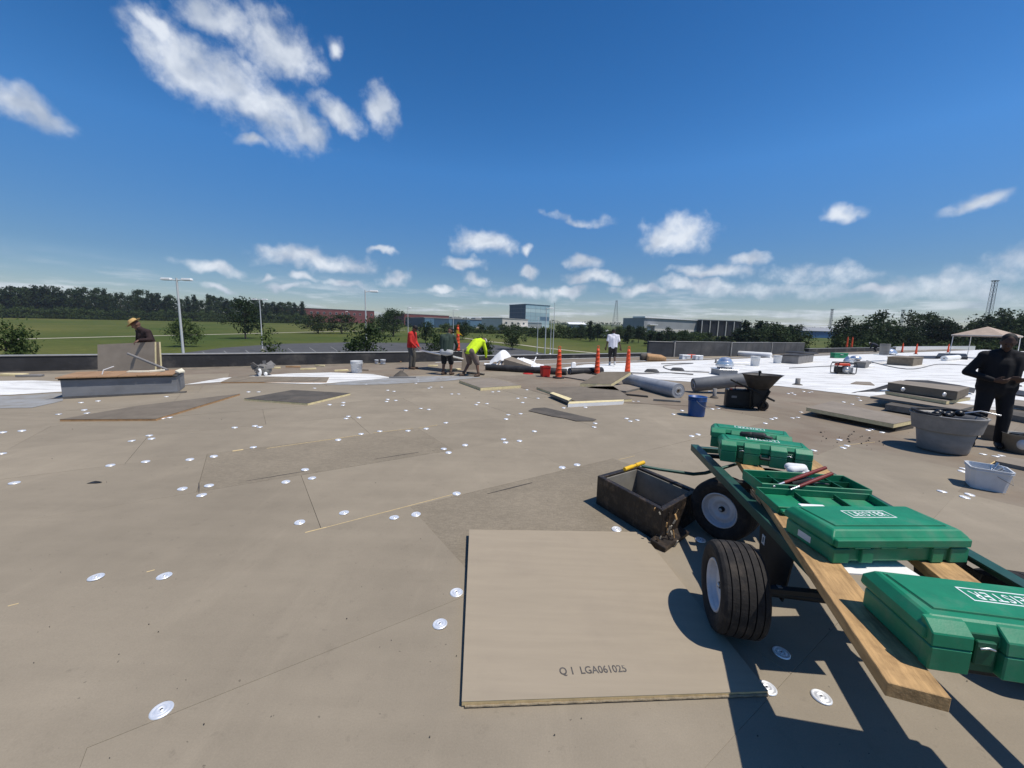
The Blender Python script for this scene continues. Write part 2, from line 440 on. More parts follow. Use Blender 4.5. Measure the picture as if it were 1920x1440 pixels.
# cover boards, one object each, laid in staggered rows
bw, bl, gap = 1.30, 2.62, 0.003
row_off = {0: 0.41, 1: -0.45, -1: 1.13, 2: 1.45, 3: 0.2, -2: 2.05, -3: 0.9}
rs = random.Random(3)
def in_view(p):
    d = p - Vector((0, 0, EYE))
    f = d.y * math.cos(PITCH) - d.z * math.sin(PITCH)
    v = d.y * math.sin(PITCH) + d.z * math.cos(PITCH)
    return f > 0.2 and abs(d.x) < 1.45 * f and v > -1.1 * f
board_me = {}
for k in range(-5, 12):
    n0 = 3.2 + bw * k
    off = row_off.get(k, rs.uniform(0, bl))
    for i in range(-9, 8):
        u0 = off + bl * i
        u1 = u0 + bl
        brown = False
        if u0 > 7.6 - 1.5 and k < 6: brown = True
        c = U * (u0 + bl / 2) + NV * (n0 + bw / 2)
        cs = [U * a + NV * b for a in (u0, u1) for b in (n0, n0 + bw)]
        pts_ = cs + [c]
        if not any(in_view(p) for p in pts_): continue
        if all(inpoly(p, mem_right) for p in pts_) : continue
        if n0 + bw > 17.4: continue
        felt = (k == 1 and i == 0) or (k == -1 and i == 0)
        m = M_felt if felt else (M_brown if brown or (k >= 7 and u0 > -3) else M_board)
        gp_ = .0006 if k <= -1 else gap
        key = m.name + str(gp_)
        if key not in board_me:
            mb = MB().box((0, 0, -0.005), (bl - gp_, bw - gp_, 0.010))
            board_me[key] = mb.mesh('cover_board', bevel=0.0006)
            board_me[key].materials.append(m)
        o = link('cover_board', board_me[key], None, roof, (c.x, c.y, rs.uniform(-0.0015, 0.0015)), (rs.uniform(-.0008, .0008), rs.uniform(-.0006, .0006), A34 + rs.uniform(-.0006, .0006)))
# thin strips of foam showing at a few joints
def joint(p, q, w, name='foam_joint'):
    p, q = at(*p), at(*q)
    d = (q - p).normalized(); s = Vector((-d.y, d.x, 0)) * w / 2
    MB().prism([(p - s)[:2], (q - s)[:2], (q + s)[:2], (p + s)[:2]], 0.0005, 0.003).build(name, M_foam_edge, roof)
for a, b, w in (((572, 999), (612, 989), .010), ((612, 989), (858, 925), .005), ((1160, 862), (1190, 855), .004), ((500, 841), (675, 816), .008), ((700, 812), (775, 803), .006), ((436, 846), (456, 843), .03), ((785, 803), (820, 797), .007), ((15, 1137), (35, 1132), .006), ((275, 1073), (290, 1069), .007), ((1640, 829), (1572, 836), .006), ((1845, 878), (1878, 858), .012)): joint(a, b, w)
# scuffed grooves
M_scuff = mat('scuff', (0.07, 0.062, 0.055), 0.9)
for a, b, w in (((462, 902), (570, 884), .016), ((702, 861), (785, 848), .016), ((914, 926), (998, 905), .018), ((373, 924), (373, 905), .012)):
    p, q = at(*a), at(*b); d = (q - p).normalized(); s = Vector((-d.y, d.x, 0)) * w / 2
    MB().prism([(p - s * .4)[:2], (p.lerp(q, .5) - s)[:2], (q - s * .5)[:2], (q + s * .5)[:2], (p.lerp(q, .6) + s)[:2], (p + s * .4)[:2]], 0.0004, 0.0022).build('scuff_mark', M_scuff, roof)

# round fastening plates
plates = [(27, 906), (3, 851), (5, 811), (41, 808), (247, 827), (280, 817), (284, 823), (440, 802), (478, 799), (487, 801), (207, 873), (273, 866), (356, 862), (401, 856), (475, 839), (342, 917), (392, 911), (378, 929), (536, 904), (572, 881), (585, 897), (562, 980), (180, 1083), (308, 1081),
 (618, 759), (644, 755), (643, 760), (727, 749), (725, 753), (742, 751), (761, 770), (789, 766), (804, 768), (653, 781), (649, 785), (673, 783), (677, 814), (712, 809), (765, 808), (634, 825), (799, 804), (836, 793), (832, 842), (841, 849), (872, 835), (897, 755), (893, 759), (913, 757), (944, 824), (948, 830), (974, 827), (953, 778), (976, 776), (949, 786), (1002, 809), (971, 747), (985, 746), (980, 755), (1009, 747), (1054, 877), (1082, 872), (856, 926), (780, 965), (739, 971), (645, 962), (856, 1112), (825, 1171),
 (1057, 765), (1098, 764), (1116, 794), (1114, 801), (1175, 785), (1182, 790), (1195, 788), (1297, 818), (1309, 815), (1263, 777), (1279, 770), (1198, 753), (1188, 753), (988, 731), (727, 732), (739, 734), (785, 713), (784, 716), (780, 719), (808, 726), (804, 728), (828, 726), (827, 711), (849, 707), (847, 739), (860, 739), (924, 735), (935, 734),
 (1336, 767), (1347, 766), (1447, 786), (1454, 784), (1435, 794), (1486, 784), (1496, 783), (1502, 773), (1478, 738), (1485, 737), (1490, 740), (1507, 734), (1517, 736), (1522, 735), (1330, 734), (1574, 825), (1581, 840), (1588, 836), (1628, 807), (1635, 805), (1654, 811), (1526, 845), (1582, 754), (1598, 758), (1609, 746), (1613, 751), (1843, 852), (1867, 856), (1878, 855), (1807, 879), (1804, 884), (1766, 922), (1818, 928), (1809, 933),
 (303, 1333), (1438, 1291), (1540, 1308), (1465, 1225), (1156, 993), (1313, 1013), (152, 755), (184, 752), (158, 769), (163, 775), (110, 777), (312, 744), (305, 785), (318, 783), (590, 728), (466, 735), (485, 735), (686, 721)]
pm = MB().lathe([(0.0005, 0.0055), (0.006, 0.0055), (0.0065, 0.0028), (0.0125, 0.0028), (0.016, 0.0058), (0.020, 0.0055), (0.024, 0.003), (0.030, 0.0028), (0.0345, 0.0056), (0.037, 0.005), (0.0395, 0.0018), (0.040, 0.0)], 26).mesh('fastener_plate')
pm.materials.append(M_galv)
ps = MB().lathe([(0.0001, 0.0072), (0.0045, 0.0068), (0.0055, 0.0045)], 8).mesh('screw_head')
ps.materials.append(mat('screw_steel', (0.12, 0.12, 0.12), 0.4, 0.8))
for i, (px, py) in enumerate(plates):
    p = at(px, py)
    o = link('fastener_plate', pm, None, roof, (p.x, p.y, 0.0025), (rs.uniform(-.06, .06), rs.uniform(-.06, .06), rs.uniform(0, 6)))
    if p.y < 4.5: link('screw_head', ps, None, o)

# white membrane already laid
for nm, poly in (('white_membrane', mem_right), ('white_membrane', mem_left), ('white_membrane', mem_mid)):
    tag(sheet(nm, poly, 0.011, M_white), kind='structure')
# lap seams across the laid membrane
for s_ in range(4):
    n_ = 9.2 + 2.4 * s_
    u0_ = 13.0 - 2.0 * s_
    a, b = U * u0_ + NV * n_, U * 85 + NV * n_
    o = MB().prism([(a - NV * .05)[:2], (b - NV * .05)[:2], (b + NV * .05)[:2], (a + NV * .05)[:2]], 0.010, 0.017).build('membrane_lap', M_tpo)
    tag(o, kind='structure')
# dusty patch where membrane was stripped
M_dust = mat('blue_grey_dust', (0.30, 0.31, 0.32), 0.9, var=0.25, scale=3, c2=(0.22, 0.205, 0.18))
tag(sheet('stripped_patch', [at(610, 722), at(700, 722), at(830, 715), at(905, 708), at(850, 705), at(740, 707), at(655, 715)], 0.0075, M_dust, th=.004), kind='structure')
tag(sheet('stripped_patch', [at(-300, 770), at(60, 765), at(118, 752), at(119, 737), at(20, 743), at(-280, 756)], 0.0075, M_dust, th=.004), kind='structure')

tag(sheet('stained_patch', [at(975, 726), at(1010, 719), at(1090, 716), at(1180, 723), at(1300, 742), at(1350, 764), at(1260, 760), at(1200, 757), at(1090, 752), at(1030, 742)], 0.0068, M_brown, th=.004), kind='structure')
# ------------------------------------------------------------------ parapets (the building's own wall rises above the roof)
PA = R(33.0)
PU = Vector((math.cos(PA), math.sin(PA), 0)); PN = Vector((-math.sin(PA), math.cos(PA), 0))
P0 = Vector((-14.57, 11.04, 0))
def pl(x):                                        # point of the parapet's inner foot line at that X
    return P0 + PU * ((x - P0.x) / PU.x)
def pxl(px, py=670):                              # where the sight line through that column meets the foot line
    d = ray(px, py); d = Vector((d.x, d.y, 0))
    # solve P0 + PU*s = d*t
    det = d.x * (-PU.y) + PU.x * d.y
    t = (P0.x * (-PU.y) + PU.x * P0.y) / det
    return d * t
def parapet(label, a, b, z1, th=0.32, m=M_parapet, cop=M_coping, z0=-7.5, name='parapet_wall', lip=.02):
    d = (b - a); l = d.length; rz = math.atan2(d.y, d.x)
    t = thing(name, label, 'wall', (a.x, a.y, 0), rz)
    MB().prism([(0, 0), (l, 0), (l, th), (0, th)], z0, z1).build('wall', m, t)
    MB().prism([(0, -lip), (l, -lip), (l, th + .03), (0, th + .03)], z1, z1 + 0.03).build('coping', cop, t, bevel=.006)
    k = 2.6
    while k < l and l < 30:
        MB().box((k, -0.004, z1 / 2 - .01), (0.09, 0.008, z1 - .03)).build('flashing_lap', m, t)
        k += 3.05
    return t
pe = pxl(868)
parapet('knee-high black flashed parapet behind the straw hat worker', P0 - PU * 26, pe, 0.43)
parapet('low black parapet behind the bundled white sheet', pe + PU * .003, pxl(1262), 0.20, z0=-7.5)
wa, wb, wc, wd, we = pl(9.2) + PN * 0.1, at(1264, 669), at(1370, 668), at(1446, 664), at(1507, 662)
M_wallgrey = mat('raised_wall', (0.060, 0.062, 0.066), 0.8, var=0.25, scale=1.5, dirt=0.5, dirtc=(0.15, 0.14, 0.13), dscale=0.5)
parapet('raised dark wall with pale metal edge, first panel beyond the walking man', wa, wb - PU * .2, 0.98, m=M_wallgrey, name='raised_wall')
parapet('raised dark wall over the grey floor patch', wb, wc, 1.02, m=M_wallgrey, name='raised_wall')
parapet('raised dark wall with a white roll at its foot', wc + (wd - wc) * .006, wd, 1.0, m=M_wallgrey, name='raised_wall')
parapet('raised dark wall beside the concrete curb with black lid', wd + (we - wd) * .006, we, 0.98, m=M_wallgrey, name='raised_wall')
for w_, zz in ((wb, 1.0), (wd, 1.0), (wc, 1.0)):
    tag(MB().box((w_.x - .06, w_.y - .06, zz / 2), (0.10, 0.08, zz), rz=PA).build('corner_trim', M_coping), 'pale vertical metal trim on a raised wall corner', 'trim', 'wall corner trims')
pw = pxl(1677)
parapet('dark low parapet running past the two cones on top', we + PU * .5 - PN * .2, pw, 0.42, m=M_parapet)
parapet('white membrane covered parapet beyond the far cones', pw + PU * .01, pl(100), 0.5, m=M_tpo, cop=M_tpo)
tag(sheet('floor_patch', [at(1264, 671), at(1330, 674), at(1372, 669), at(1320, 665)], 0.016, M_board), kind='structure')

# ------------------------------------------------------------------ land
def grass_material():
    m = bpy.data.materials.new('grass'); m.use_nodes = True
    nt = m.node_tree; N, L = nt.nodes.new, nt.links.new
    b = nt.nodes['Principled BSDF']; b.inputs['Roughness'].default_value = 0.95; b.inputs['Specular IOR Level'].default_value = 0.1
    g = N('ShaderNodeNewGeometry')
    def nz(s, d, sv=None):
        n = N('ShaderNodeTexNoise'); n.inputs['Scale'].default_value = s; n.inputs['Detail'].default_value = d; n.inputs['Roughness'].default_value = 0.65
        if sv:
            mp = N('ShaderNodeMapping'); mp.inputs['Scale'].default_value = sv; L(g.outputs['Position'], mp.inputs[0]); L(mp.outputs[0], n.inputs[0])
        else: L(g.outputs['Position'], n.inputs[0])
        return n.outputs['Fac']
    cr = N('ShaderNodeValToRGB'); e = cr.color_ramp.elements
    e[0].position, e[0].color = 0.35, (0.048, 0.078, 0.015, 1); e[1].position, e[1].color = 0.66, (0.125, 0.125, 0.036, 1)
    L(nz(0.012, 8), cr.inputs[0])
    cr2 = N('ShaderNodeValToRGB'); e = cr2.color_ramp.elements
    e[0].position, e[0].color = 0.3, (0.72, 0.72, 0.72, 1); e[1].position, e[1].color = 0.7, (1.15, 1.15, 1.1, 1)
    L(nz(1.4, 8, (0.35, 1, 1)), cr2.inputs[0])
    mx = N('ShaderNodeMix'); mx.data_type = 'RGBA'; mx.blend_type = 'MULTIPLY'; mx.inputs[0].default_value = 1
    L(cr.outputs[0], mx.inputs[6]); L(cr2.outputs[0], mx.inputs[7]); L(mx.outputs[2], b.inputs['Base Color'])
    return m
M_grass = grass_material()
M_asphalt = mat('asphalt', (0.075, 0.074, 0.073), 0.9, var=0.2, scale=0.4)
M_path = mat('gravel_path', (0.40, 0.36, 0.28), 0.9, var=0.12, scale=0.5)
M_paint = mat('road_paint', (0.26, 0.255, 0.24), 0.8)
X0 = 3500
gm = MB()
gm.add([(-X0, -500, gz(-500)), (X0, -500, gz(-500)), (X0, 2500, gz(2500)), (-X0, 2500, gz(2500))], [(0, 1, 2, 3)])
tag(gm.build('ground', M_grass), kind='structure')
def land(name, pts, m, lift=0.02):
    mb = MB(); p = [Vector(q) for q in pts]
    ar = sum(p[i - 1].x * p[i].y - p[i].x * p[i - 1].y for i in range(len(p)))
    if ar < 0: p.reverse()
    mb.add([(q.x, q.y, gz(q.y) + lift) for q in p], [tuple(range(len(p)))])
    return tag(mb.build(name, m), kind='structure')
def strip(name, px, w, m, lift=0.02):
    c = [atg(*q) for q in px]
    l, r = [], []
    for i, p in enumerate(c):
        d = (c[min(i + 1, len(c) - 1)] - c[max(i - 1, 0)]); d.z = 0; d.normalize(); s = Vector((-d.y, d.x, 0)) * w / 2
        l.append(p + s); r.append(p - s)
    mb = MB(); n = len(c)
    mb.add([(q.x, q.y, gz(q.y) + lift) for q in l + r], [(i, i + n, i + n + 1, i + 1) for i in range(n - 1)])
    return tag(mb.build(name, m), kind='structure')
strip('path', [(-260, 641), (28, 636), (250, 630.5), (450, 626), (600, 622), (760, 619)], 2.6, M_path)
strip('path', [(870, 634), (923, 641), (979, 647), (1012, 651.5), (1080, 658.5), (1130, 663.5), (1250, 675)], 1.7, M_path)
land('parking_lot', [atg(300, 668), atg(420, 652), atg(520, 645), atg(650, 642), atg(790, 643), atg(870, 643), atg(930, 647), atg(1000, 659), atg(1090, 676), atg(900, 740), atg(500, 760), atg(200, 720)], M_asphalt, 0.03)
for i in range(9):
    p, q = atg(700 - 40 * i, 647 + 1.6 * i), atg(712 - 40 * i, 654 + 2 * i)
    d = (q - p).normalized(); s = Vector((-d.y, d.x, 0)) * .07
    land('parking_line', [p - s, q - s, q + s, p + s], M_paint, 0.045)

# ------------------------------------------------------------------ trees
def leaf_material(name, a, b):
    m = bpy.data.materials.new(name); m.use_nodes = True
    nt = m.node_tree; N, L = nt.nodes.new, nt.links.new
    p = nt.nodes['Principled BSDF']; p.inputs['Roughness'].default_value = 0.75; p.inputs['Specular IOR Level'].default_value = 0.15
    tc = N('ShaderNodeTexCoord'); n = N('ShaderNodeTexNoise'); n.inputs['Scale'].default_value = 0.9; n.inputs['Detail'].default_value = 6
    L(tc.outputs['Object'], n.inputs[0])
    oi = N('ShaderNodeObjectInfo')
    ad = N('ShaderNodeMath'); ad.operation = 'MULTIPLY_ADD'; L(oi.outputs['Random'], ad.inputs[0]); ad.inputs[1].default_value = 0.22; L(n.outputs['Fac'], ad.inputs[2])
    cr = N('ShaderNodeValToRGB'); e = cr.color_ramp.elements
    e[0].position, e[0].color = 0.38, (*a, 1); e[1].position, e[1].color = 0.80, (*b, 1)
    L(ad.outputs[0], cr.inputs[0]); L(cr.outputs[0], p.inputs['Base Color'])
    tr = N('ShaderNodeBsdfTranslucent'); L(cr.outputs[0], tr.inputs[0])
    ms = N('ShaderNodeMixShader'); ms.inputs[0].default_value = 0.22
    L(p.outputs[0], ms.inputs[1]); L(tr.outputs[0], ms.inputs[2]); L(ms.outputs[0], nt.nodes['Material Output'].inputs[0])
    return m
M_leaf = [leaf_material('leaf_dark', (0.014, 0.028, 0.012), (0.050, 0.078, 0.028)), leaf_material('leaf_mid', (0.020, 0.040, 0.012), (0.072, 0.105, 0.030)), leaf_material('needles', (0.014, 0.030, 0.016), (0.036, 0.058, 0.028))]
M_bark = mat('bark', (0.085, 0.065, 0.05), 0.9, var=0.3, scale=3)
def leaf_quad(mb, p, s, rnd):
    a = Vector((rnd.gauss(0, 1), rnd.gauss(0, 1), rnd.gauss(0, 1))).normalized()
    b = a.orthogonal().normalized(); b.rotate(Matrix.Rotation(rnd.uniform(0, 6.28), 3, a)); c = a.cross(b)
    k = s * rnd.uniform(.6, 1.25)
    mb.add([p - b * k, p + c * k * .55, p + b * k, p - c * k * .55], [(0, 1, 2, 3)])
def crown_mesh(kind, H, W, n, leaf, seed):
    """leaf-sized faces in clumps through the crown's volume; kind round, cone, oak, bush"""
    rnd = random.Random(seed); mb = MB()
    z0 = {'round': .16, 'cone': .12, 'oak': .20, 'bush': .0, 'pine': .38}[kind] * H
    clumps = []
    nc = {'round': 46, 'cone': 60, 'oak': 60, 'bush': 46, 'pine': 30}[kind]
    for i in range(nc):
        for _ in range(30):
            t = rnd.random()
            if kind == 'cone': r = (1 - t) ** .8 * (.55 + .45 * rnd.random()) + .04
            elif kind == 'pine': r = (math.sin(math.pi * min(1, t * .9 + .12))) * (.5 + .5 * rnd.random())
            elif kind == 'oak': r = math.sqrt(max(0, 1 - (abs(t - .35) / .68) ** 2))
            elif kind == 'bush': r = math.sqrt(max(0, 1 - (max(0, t - .2) / .82) ** 2))
            else: r = math.sqrt(max(0, 1 - (abs(t - .45) / .57) ** 2))
            if r <= 0.02: continue
            f = rnd.uniform(.45, 1.0) if rnd.random() < .75 else rnd.random() * .5
            th = rnd.uniform(0, 6.283)
            rad = W / 2 * r * f * (1 + .16 * math.sin(3 * th + seed) + .1 * math.sin(5 * th + 2 * seed))
            clumps.append(Vector((rad * math.cos(th), rad * math.sin(th), z0 + (H - z0) * (t * .93 + .02) * (1 + .06 * math.sin(2 * th + seed)))))
            break
    cr = {'round': .145, 'cone': .10, 'oak': .12, 'bush': .15, 'pine': .13}[kind] * W
    per = n // len(clumps)
    for c in clumps:
        k = cr * rnd.uniform(.6, 1.35)
        for _ in range(per):
            d = Vector((rnd.gauss(0, .55), rnd.gauss(0, .55), rnd.gauss(0, .42))) * k
            leaf_quad(mb, c + d, leaf, rnd)
    return mb.mesh('crown'), clumps
def trunk_mesh(H, W, clumps, seed, r0):
    rnd = random.Random(seed); mb = MB()
    top = H * .72
    pts = [Vector((rnd.uniform(-.02, .02) * W, rnd.uniform(-.02, .02) * W, top * i / 5)) for i in range(6)]
    mb.tube(pts, [r0 * (1 - .15 * i) for i in range(6)], 6)
    for c in rnd.sample(clumps, min(12, len(clumps))):
        s = pts[min(4, max(1, int(c.z / top * 4)))]
        mb.tube([s, s.lerp(c, .5) + Vector((0, 0, -.03 * H)), c], [r0 * .4, r0 * .25, r0 * .08], 4, caps=False)
    return mb.mesh('trunk')
TREES = {}
def tree_kind(key, kind, H, W, n, leaf, seed, ml, r0):
    cm, cl = crown_mesh(kind, H, W, n, leaf, seed); cm.materials.append(M_leaf[ml])
    tm = trunk_mesh(H, W, cl, seed, r0); tm.materials.append(M_bark)
    TREES[key] = (cm, tm, H, W)
for s_ in range(4): tree_kind('wood%d' % s_, ('round', 'cone', 'pine', 'round')[s_], 20, (11.5, 9.5, 10, 12)[s_], 1800, .55, 11 + s_, (0, 2, 2, 0)[s_], .25)
tree_kind('oak', 'oak', 9, 13, 2600, .34, 21, 0, .28)
tree_kind('oak2', 'oak', 11, 12, 2600, .34, 22, 0, .3)
tree_kind('small', 'round', 6.2, 6.4, 2400, .20, 23, 1, .12)
tree_kind('small2', 'round', 6.2, 6.0, 2400, .20, 24, 0, .12)
tree_kind('bush', 'bush', 6.5, 5.4, 4200, .15, 25, 1, .12)
tree_kind('bush2', 'bush', 6.5, 5.0, 4200, .15, 26, 0, .12)
tree_kind('sapling', 'bush', 6.2, 2.2, 900, .14, 27, 1, .06)
tree_kind('conifer', 'cone', 9.5, 6.4, 2200, .30, 28, 2, .16)
tree_kind('conifer2', 'cone', 8.0, 6.0, 2200, .30, 29, 2, .16)
tree_kind('hedge', 'bush', 4.5, 6.5, 1500, .28, 30, 1, .1)
tree_kind('right0', 'round', 11, 9, 3200, .32, 31, 0, .2)
tree_kind('right1', 'pine', 13, 9, 2600, .32, 32, 2, .2)
tree_kind('right2', 'oak', 11, 12, 3400, .32, 33, 0, .25)
def tree(name, key, px, Y, h, label, cat='tree', group=None, w=None, seed=0):
    cm, tm, H, W = TREES[key]
    p = atd(px, 600, Y)
    t = thing(name, label, cat, (p.x, p.y, gz(p.y) - .1), (px * 1.7 + seed) % 6.28, group)
    k = h / H; kw = (w / W) if w else k
    t.scale = (kw, kw, k)
    link('crown', cm, None, t); link('trunk', tm, None, t)
    return t
rt = random.Random(5)
# the wood along the far side of the field
px_ = -240
while px_ < 575:
    f = min(1, max(0, px_ / 560))
    for row in range(2):
        Y = 300 + 70 * f + row * 16 + rt.uniform(-6, 6)
        h = (23.5 - 3.5 * f + row * 1.6) * rt.uniform(.80, 1.08)
        kk = rt.choice((0, 0, 1, 2, 3, 3))
        tree(('broadleaf_tree', 'conifer_tree', 'pine_tree', 'broadleaf_tree')[kk], 'wood%d' % kk, px_ + rt.uniform(-5, 5), Y, h,
             ('dark leafy tree in the wood beyond the wide field', 'dark pointed conifer in the wood beyond the wide field', 'dark tall pine in the wood beyond the wide field', 'dark leafy tree in the wood beyond the wide field')[kk], group='wood beyond the field', seed=rt.uniform(0, 6))
    px_ += rt.uniform(10, 16)
# understorey at the wood's edge
px_ = -240
while px_ < 575:
    f = min(1, max(0, px_ / 560))
    tree('shrub', 'hedge', px_, 288 + 70 * f, rt.uniform(6, 9), 'low dark shrub along the edge of the far wood', 'shrub', 'shrubs along the wood edge', w=11, seed=rt.uniform(0, 6))
    px_ += rt.uniform(13, 19)
tree('leafy_tree', 'bush', 4, 34, 6.9, 'bright green bushy tree rising over the black parapet at the field end', w=5.0)
tree('young_tree', 'small', 342, 87, 6.1, 'young round tree on the lawn behind the twin head lamp post', w=6.6)
tree('lawn_tree', 'oak2', 458, 121, 11.8, 'dark full tree on the lawn before the wood', w=10.5)
tree('sapling', 'sapling', 503, 47, 6.0, 'thin sapling beside a twin head lamp post by the parking lot', w=2.4)
tree('oak_tree', 'oak', 596, 169, 8.4, 'spreading oak on the lawn in front of the red brick building', group='oaks by the red building', w=14)
tree('oak_tree', 'oak2', 640, 174, 8.2, 'spreading oak on the lawn in front of the red brick building', group='oaks by the red building', w=14)
tree('oak_tree', 'oak2', 737, 160, 10.6, 'broad tall oak between the red building and the man in red', w=13.5)
tree('oak_tree', 'oak', 712, 172, 8.2, 'smaller oak tucked against the broad tall oak', w=10)
tree('bushy_tree', 'bush2', 686, 40, 7.2, 'big dark bushy tree under the single head lamp post', w=5.4)
tree('bushy_tree', 'bush', 722, 41, 3.1, 'low green shrub beside the big bushy tree', 'shrub', w=3.2)
tree('bushy_tree', 'bush2', 822, 40, 6.3, 'dense dark tree behind the worker in dark green', w=3.6)
tree('bushy_tree', 'bush', 905, 42, 6.2, 'dense green tree behind the bent worker in yellow', w=3.6)
tree('young_tree', 'small2', 797, 120, 6.8, 'small dark tree beyond the man in red', w=6)
tree('young_tree', 'small2', 868, 150, 7.0, 'small tree on the lawn behind the cone with yellow tape', w=7)
tree('young_tree', 'small2', 962, 104, 6.3, 'round heart-shaped tree standing alone by the parking lot', w=6.6)
for i, (px, Y, h, w) in enumerate(((1108, 160, 8.2, 6.5), (1122, 166, 7.2, 7), (1090, 172, 6.4, 7), (1180, 150, 7.0, 6.5), (1200, 158, 6.6, 7), (1160, 170, 6, 7))):
    tree('conifer_tree', ('conifer', 'right1', 'right0')[i % 3], px, Y, h, 'dark evergreen in the thicket behind the man in white', group='conifers behind the walking man', w=w)
px_ = 1000
while px_ < 1330:
    tree('hedge_shrub', 'hedge', px_, rt.uniform(185, 205), rt.uniform(4, 6), 'rough shrub in the hedge across the green field', 'shrub', 'shrubs across the green field', w=rt.uniform(8, 12), seed=rt.uniform(0, 6))
    px_ += rt.uniform(13, 22)
px_ = 835
while px_ < 1000:
    tree('hedge_shrub', 'hedge', px_, rt.uniform(215, 235), rt.uniform(4, 5.5), 'low shrub in front of the blue walled building', 'shrub', 'shrubs by the blue building', w=rt.uniform(8, 12), seed=rt.uniform(0, 6))
    px_ += rt.uniform(18, 26)
px_ = 1330
while px_ < 1500:
    Y = rt.uniform(105, 150)
    tree('evergreen_tree', rt.choice(('conifer', 'conifer2', 'right0', 'right1', 'right1')), px_, Y, rt.uniform(6.6, 10.2) * (.5 if px_ < 1385 else 1.0 if px_ < 1470 else .93), 'dark evergreen in the clump behind the raised dark wall', group='evergreens behind the raised wall', w=rt.uniform(6.5, 9.5), seed=rt.uniform(0, 6))
    px_ += rt.uniform(9, 15)
px_ = 1225
while px_ < 1345:
    tree('evergreen_tree', rt.choice(('conifer2', 'hedge', 'right0')), px_, rt.uniform(125, 145), rt.uniform(3.8, 6.6), 'short evergreen in front of the grey warehouse', group='evergreens before the grey warehouse', w=rt.uniform(5, 8), seed=rt.uniform(0, 6))
    px_ += rt.uniform(12, 18)
px_ = 1592
while px_ < 2150:
    f = (px_ - 1592) / 558
    for row in range(2):
        Y = 105 - 8 * f + row * 22 + rt.uniform(-6, 6)
        kk = rt.choice((0, 0, 1, 2))
        h = (10.6 + 2.8 * f + row * 1.0) * rt.uniform(.62, 1.14)
        tree(('broadleaf_tree', 'pine_tree', 'broadleaf_tree')[kk], 'right%d' % kk, px_ + rt.uniform(-8, 8), Y, h, ('rounded dark tree in the belt beyond the white roof', 'open crowned pine in the belt beyond the white roof', 'rounded dark tree in the belt beyond the white roof')[kk], group='tree belt beyond the white roof', seed=rt.uniform(0, 6))
    px_ += rt.uniform(24, 44)
px_ = 1585
while px_ < 2150:
    tree('shrub', 'hedge', px_, rt.uniform(92, 100), rt.uniform(4.2, 6.0), 'dark shrub filling the foot of the belt beyond the white roof', 'shrub', 'shrubs below the tree belt', w=rt.uniform(6, 8), seed=rt.uniform(0, 6))
    px_ += rt.uniform(22, 34)
# distant wood on the horizon, one mass
fw = MB(); rf = random.Random(9)
for i in range(6500):
    px = rf.uniform(-300, 2250); Y = rf.uniform(820, 950)
    p = atd(px, 600, Y)
    hmax = 13 * (0.72 + .45 * noise.noise(Vector((p.x * .012, 3.1, 0))) + .25 * noise.noise(Vector((p.x * .05, 7.7, 0))))
    leaf_quad(fw, Vector((p.x, p.y, gz(p.y) + rf.random() ** .7 * max(3, hmax))), 2.4, rf)
tag(fw.build('distant_woodland', M_leaf[0]), 'thin dark line of woodland along the horizon', 'woodland', kind='stuff')

# ------------------------------------------------------------------ lamp posts, flag poles, masts
M_pole = mat('pale_pole', (0.62, 0.62, 0.60), 0.5, 0.1, var=0.06)
M_mast = mat('mast_steel', (0.25, 0.26, 0.28), 0.6, 0.3)
def lamp_post(label, px, Y, h, heads, rz=0.0, r=.11, group=None):
    p = atd(px, 600, Y); b = gz(p.y)
    t = thing('lamp_post', label, 'lamp post', (p.x, p.y, b), rz, group)
    MB().lathe([(.3, 0), (.3, .5), (.26, .55), (.0001, .55)], 12).build('base', M_path, t)
    MB().tube([(0, 0, .4), (0, 0, h)], [r, r * .6], 8).build('pole', M_pole, t)
    for s in heads:
        a = MB().tube([(0, 0, h - .25), (s * .55, 0, h - .18)], .05, 6); a.build('arm', M_pole, t)
        hd = MB().box((s * 1.05, 0, h - .13), (1.05, .42, .22), top=(.9, .8)).build('lamp_head', M_tpo, t, bevel=.03)
        MB().box((s * 1.05, 0, h - .25), (.8, .3, .02)).build('lens', M_pole, hd)
    return t
lamp_post('white lamp post with two heads close behind the black parapet', 338, 41, 11.0, (-1, 1), 0, .14)
lamp_post('white lamp post with two heads beside the sapling', 489, 80, 10.6, (-1, 1))
lamp_post('white lamp post with one head above the big bushy tree', 686, 50, 10.9, (1,), .15)
lamp_post('slim lamp post beside the man in red', 765, 118, 10.7, (1,), 1.2)
lamp_post('slim lamp post above the worker in dark green', 850, 122, 10.5, (1,), .3)
lamp_post('small far lamp post before the red building', 648, 230, 10.5, (1,), 1.0)
lamp_post('lamp post with one head among the flag poles', 1024, 84, 10.5, (1,), .1, .12)
def flag_pole(px, Y, h, label):
    p = atd(px, 600, Y)
    t = thing('flag_pole', label, 'flag pole', (p.x, p.y, gz(p.y)), 0, 'flag poles by the path')
    MB().lathe([(.28, 0), (.25, .25), (.0001, .25)], 12).build('base', M_pole, t)
    MB().tube([(0, 0, 0), (0, 0, h)], [.10, .05], 8).build('pole', M_pole, t)
    MB().ball((0, 0, h + .09), .11).build('finial', M_pole, t)
flag_pole(1009, 92, 8.2, 'short flag pole beside the path, apart from the others')
flag_pole(1034, 92, 8.2, 'short flag pole close beside the tallest flag pole')
flag_pole(1039, 90, 11.6, 'tallest flag pole beside the path with a ball finial')
